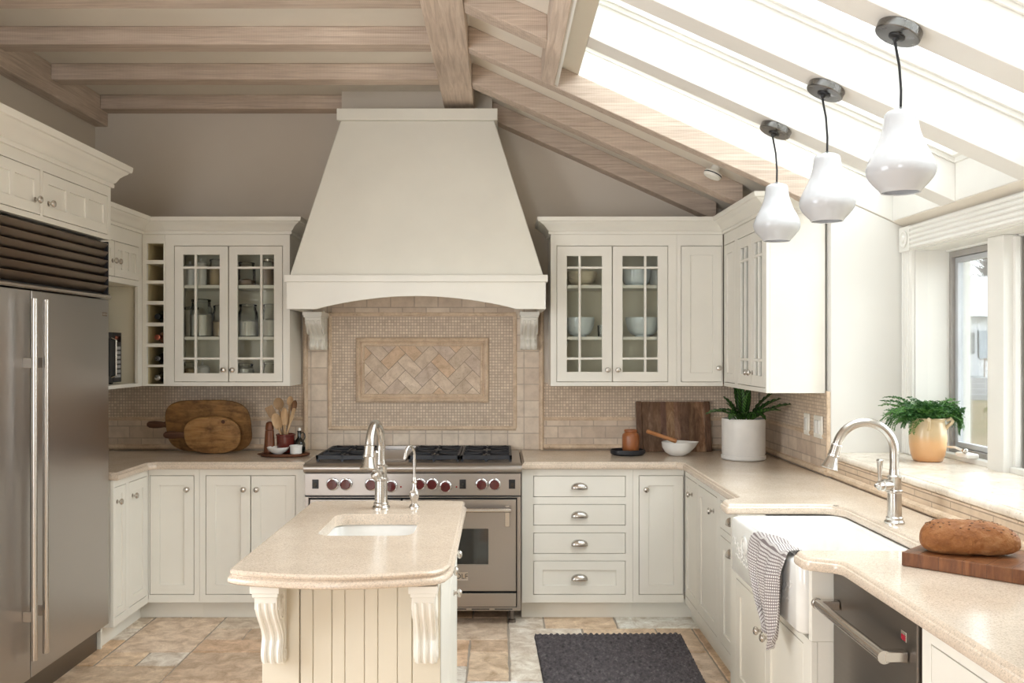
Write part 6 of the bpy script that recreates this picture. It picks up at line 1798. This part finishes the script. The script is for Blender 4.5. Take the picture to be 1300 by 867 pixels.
bowl('second pale bowl on the top shelf at the right end', cx5(836), 5.86, s1, 0.048, 0.10, M['white_glaze'], foot=.7)
bowl('white footed bowl on the middle shelf behind the left door', cx5(736), 5.79, s2, 0.092, 0.118, M['blue_white'])
bowl('white footed bowl on the middle shelf behind the right door', cx5(816), 5.79, s2, 0.105, 0.118, M['blue_white'])
bowl('low white dish on the bottom shelf behind the left door', cx5(738), 5.78, s3, 0.085, 0.035, M['white_glaze'], 'serving_dish', foot=.7)
bowl('low white dish on the bottom shelf behind the right door', cx5(815), 5.78, s3, 0.10, 0.030, M['white_glaze'], 'serving_dish', foot=.7)
t = thing('drinking_glass', 'small clear glass on the middle shelf beside the white bowl', 'glass', (cx5(764), 5.78, s2), None)
m = MB(); m.lathe([(.02, 0), (.024, .003), (.028, .07), (.026, .071), (.022, .006), (.001, .005)], (cx5(764), 5.78, s2), 24); m.build('tumbler', M['jar_glass'], t)
# side cabinet
for z, w in ((s1, 'top'), (s2, 'middle')):
    for k, y in enumerate((4.90, 5.17)):
        bowl('white dish on the %s shelf of the right wall cabinet, %s door' % (w, 'nearer' if k == 0 else 'farther'), 1.50, y, z, 0.09, 0.09, M['white_glaze'], 'serving_dish', loc='dishes in the right wall cabinet')

# wine bottles, necks out
def bottle(label, k, mat, foil):
    a, b = cub[k]; z0 = zz(b) + .0005; r = 0.037; x = -2.085; zc = z0 + r
    t = thing('wine_bottle', label, 'bottle', (x, 5.82, z0), 'wine bottles lying in the rack')
    m = MB(); m.lathe([(0.030, 0), (r, .005), (r, .17), (0.030, .195), (0.016, .215), (0.0145, .225), (0.0135, .262)], (x, 5.94, zc), 26, '-y'); bd = m.build('body', mat, t)
    m = MB(); m.lathe([(0.0148, .235), (0.0145, .270), (0.0165, .271), (0.0165, .283), (0.012, .284)], (x, 5.94, zc), 22, '-y'); m.build('capsule', foil, t)
bottle('dark wine bottle in the fourth cubby from the top', 3, M['dark_bottle'], M['black'])
bottle('rose wine bottle with copper foil in the fifth cubby', 4, M['rose_wine'], M['copper_foil'])
bottle('dark wine bottle with silver neck in the sixth cubby', 5, M['dark_bottle'], M['pewter'])
bottle('dark wine bottle with silver neck in the bottom cubby', 6, M['dark_bottle'], M['nickel'])

# ================================================================== OUTSIDE
GZ = -0.55
mb = MB(); mb.box(2.6, 120, -30, 140, GZ - .3, GZ)
def lawnmat():
    m, nt, b = newmat('winter_lawn'); setp(b, rough=1.0, spec=0.0)
    tc = nt.nodes.new('ShaderNodeTexCoord'); n = nd(nt, 'ShaderNodeTexNoise', Scale=0.35, Detail=10.0, Roughness=0.75); lk(nt, tc, 'Object', n, 'Vector')
    r = ramp(nt, [(0.35, (0.11, 0.105, 0.05)), (0.5, (0.17, 0.135, 0.085)), (0.68, (0.24, 0.19, 0.13))]); lk(nt, n, 'Fac', r, 'Fac'); lk(nt, r, 'Color', b, 'Base Color'); return m
o = mb.build('lawn', lawnmat(), smooth=False); o['kind'] = 'structure'; o.name = 'ground'
def og(px, d): return (px - 635) * d / FPX
D = 40.0
t = thing('neighbour_house', 'white clapboard house with steps seen through the window', 'house', (og(1250, D), D, GZ))
siding = plain('white_clapboard', (0.60, 0.61, 0.63), 0.8); roofm = plain('pale_shingles', (0.46, 0.47, 0.49), 0.9)
hx0, hx1 = og(1212, D), og(1330, D)
mb = MB()
for k in range(15): mb.hexa([V(x, y, z) for z, yo in ((GZ + .3 + k * .22, -0.03), (GZ + .3 + k * .22 + .22, 0.0)) for y in (D + yo, D + 5) for x in (hx0, hx1)])
mb.box(hx0, hx1, D + .02, D + 5, GZ, GZ + .3)
mb.build('walls', siding, t, smooth=False)
mb = MB(); zr = GZ + 3.55
mb.hexa([V(hx0 - .5, D - .6, zr - .05), V(hx1 + .3, D - .6, zr - .05), V(hx0 - .5, D + 5.4, zr - .05), V(hx1 + .3, D + 5.4, zr - .05), V(hx0 - .5, D + .9, zr + 1.75), V(hx1 + .3, D + .9, zr + 1.75), V(hx0 - .5, D + 3.6, zr + 1.75), V(hx1 + .3, D + 3.6, zr + 1.75)])
mb.build('roof', roofm, t, smooth=False)
mb = MB(); dx = og(1229, D); mb.box(dx - .42, dx + .42, D - .10, D - .031, GZ + .95, GZ + 2.95); dr_ = mb.build('door', plain('grey_white_door', (0.42, 0.43, 0.46), 0.6), t, smooth=False)
mb = MB(); mb.box(dx - .28, dx + .22, D - .12, D - .101, GZ + 1.9, GZ + 2.8); mb.build('door_glass', M['ovenglass'], dr_, smooth=False)
mb = MB(); wx = og(1248, D); mb.box(wx - .3, wx + .5, D - .10, D - .031, GZ + 1.7, GZ + 2.9); mb.build('window', plain('grey_blue_pane', (0.26, 0.29, 0.33), 0.2), t, smooth=False)
for k in range(4):
    mb = MB(); mb.box(dx - .7, dx + .9, D - .35 - .3 * (3 - k) - .3, D - .12, GZ + .22 * k, GZ + .22 * (k + 1)); mb.build('step', plain('grey_steps', (0.26, 0.25, 0.25), 0.8), t, smooth=False)
mb = MB()
for s_ in (dx + .55, dx + 1.35): 
    mb.tube([V(s_, D - .3, GZ + 1.7), V(s_ + .7, D - 1.4, GZ + .95), V(s_ + .7, D - 1.4, GZ)], .035, 6)
mb.tube([V(dx + .55, D - .3, GZ + .9), V(dx + .55, D - .3, GZ + 1.7)], .035, 6); mb.tube([V(dx + 1.35, D - .3, GZ + .0), V(dx + 1.35, D - .3, GZ + 1.7)], .035, 6)
mb.build('handrail', plain('brown_rail', (0.22, 0.16, 0.12), 0.7), t)
rnd = random.Random(21)
bark = plain('winter_bark', (0.12, 0.10, 0.09), 0.95); twig = plain('bare_twigs', (0.17, 0.145, 0.135), 1.0)
for k in range(4):
    d_ = 58 + k * 7; x = og(1212 + k * 40, d_); hgt = rnd.uniform(9, 12)
    sides = ['leftmost', 'second', 'third', 'fourth']
    t = thing('bare_tree', 'bare winter tree beyond the white house, %s from the left' % sides[k], 'tree', (x, d_, GZ), 'bare trees behind the house')
    mb = MB(); mb.tube([V(x, d_, GZ), V(x + .1, d_, GZ + hgt * .4), V(x - .1, d_, GZ + hgt * .95)], [.22, .16, .03], 8); mb.build('trunk', bark, t)
    mb = MB()
    for q in range(260):
        z = GZ + hgt * rnd.uniform(.12, .95); a = rnd.uniform(0, 2 * pi); L_ = rnd.uniform(.6, 1.7) * (1.2 - (z - GZ) / hgt * .7)
        p0 = V(x, d_, z); p1 = p0 + V(cos(a), sin(a), .5) * L_ * .5; p2 = p1 + V(cos(a + rnd.uniform(-.6, .6)), sin(a), .8) * L_ * .5
        mb.tube([p0, p1, p2], [.05, .035, .015], 4, False)
        for w in range(3):
            p3 = p1 + V(rnd.uniform(-1, 1), rnd.uniform(-1, 1), rnd.uniform(.1, 1)) * L_ * .4; mb.tube([p1, p3], [.025, .012], 3, False)
    mb.build('branches', twig, t, kind='stuff')
mb = MB(); 
for k in range(60):
    x = 22 + k * 0.9; mb.ball(V(x, 72 + rnd.uniform(-2, 2), GZ + rnd.uniform(1, 2.6)), rnd.uniform(1.5, 2.6), 2, rnd.uniform(2.0, 3.6), 8, 6)
o = mb.build('hedgerow', plain('grey_brown_thicket', (0.15, 0.13, 0.115), 1.0), loc=(40, 72, GZ)); tag(o, 'grey-brown thicket along the far edge of the lawn', 'hedge'); o['kind'] = 'stuff'
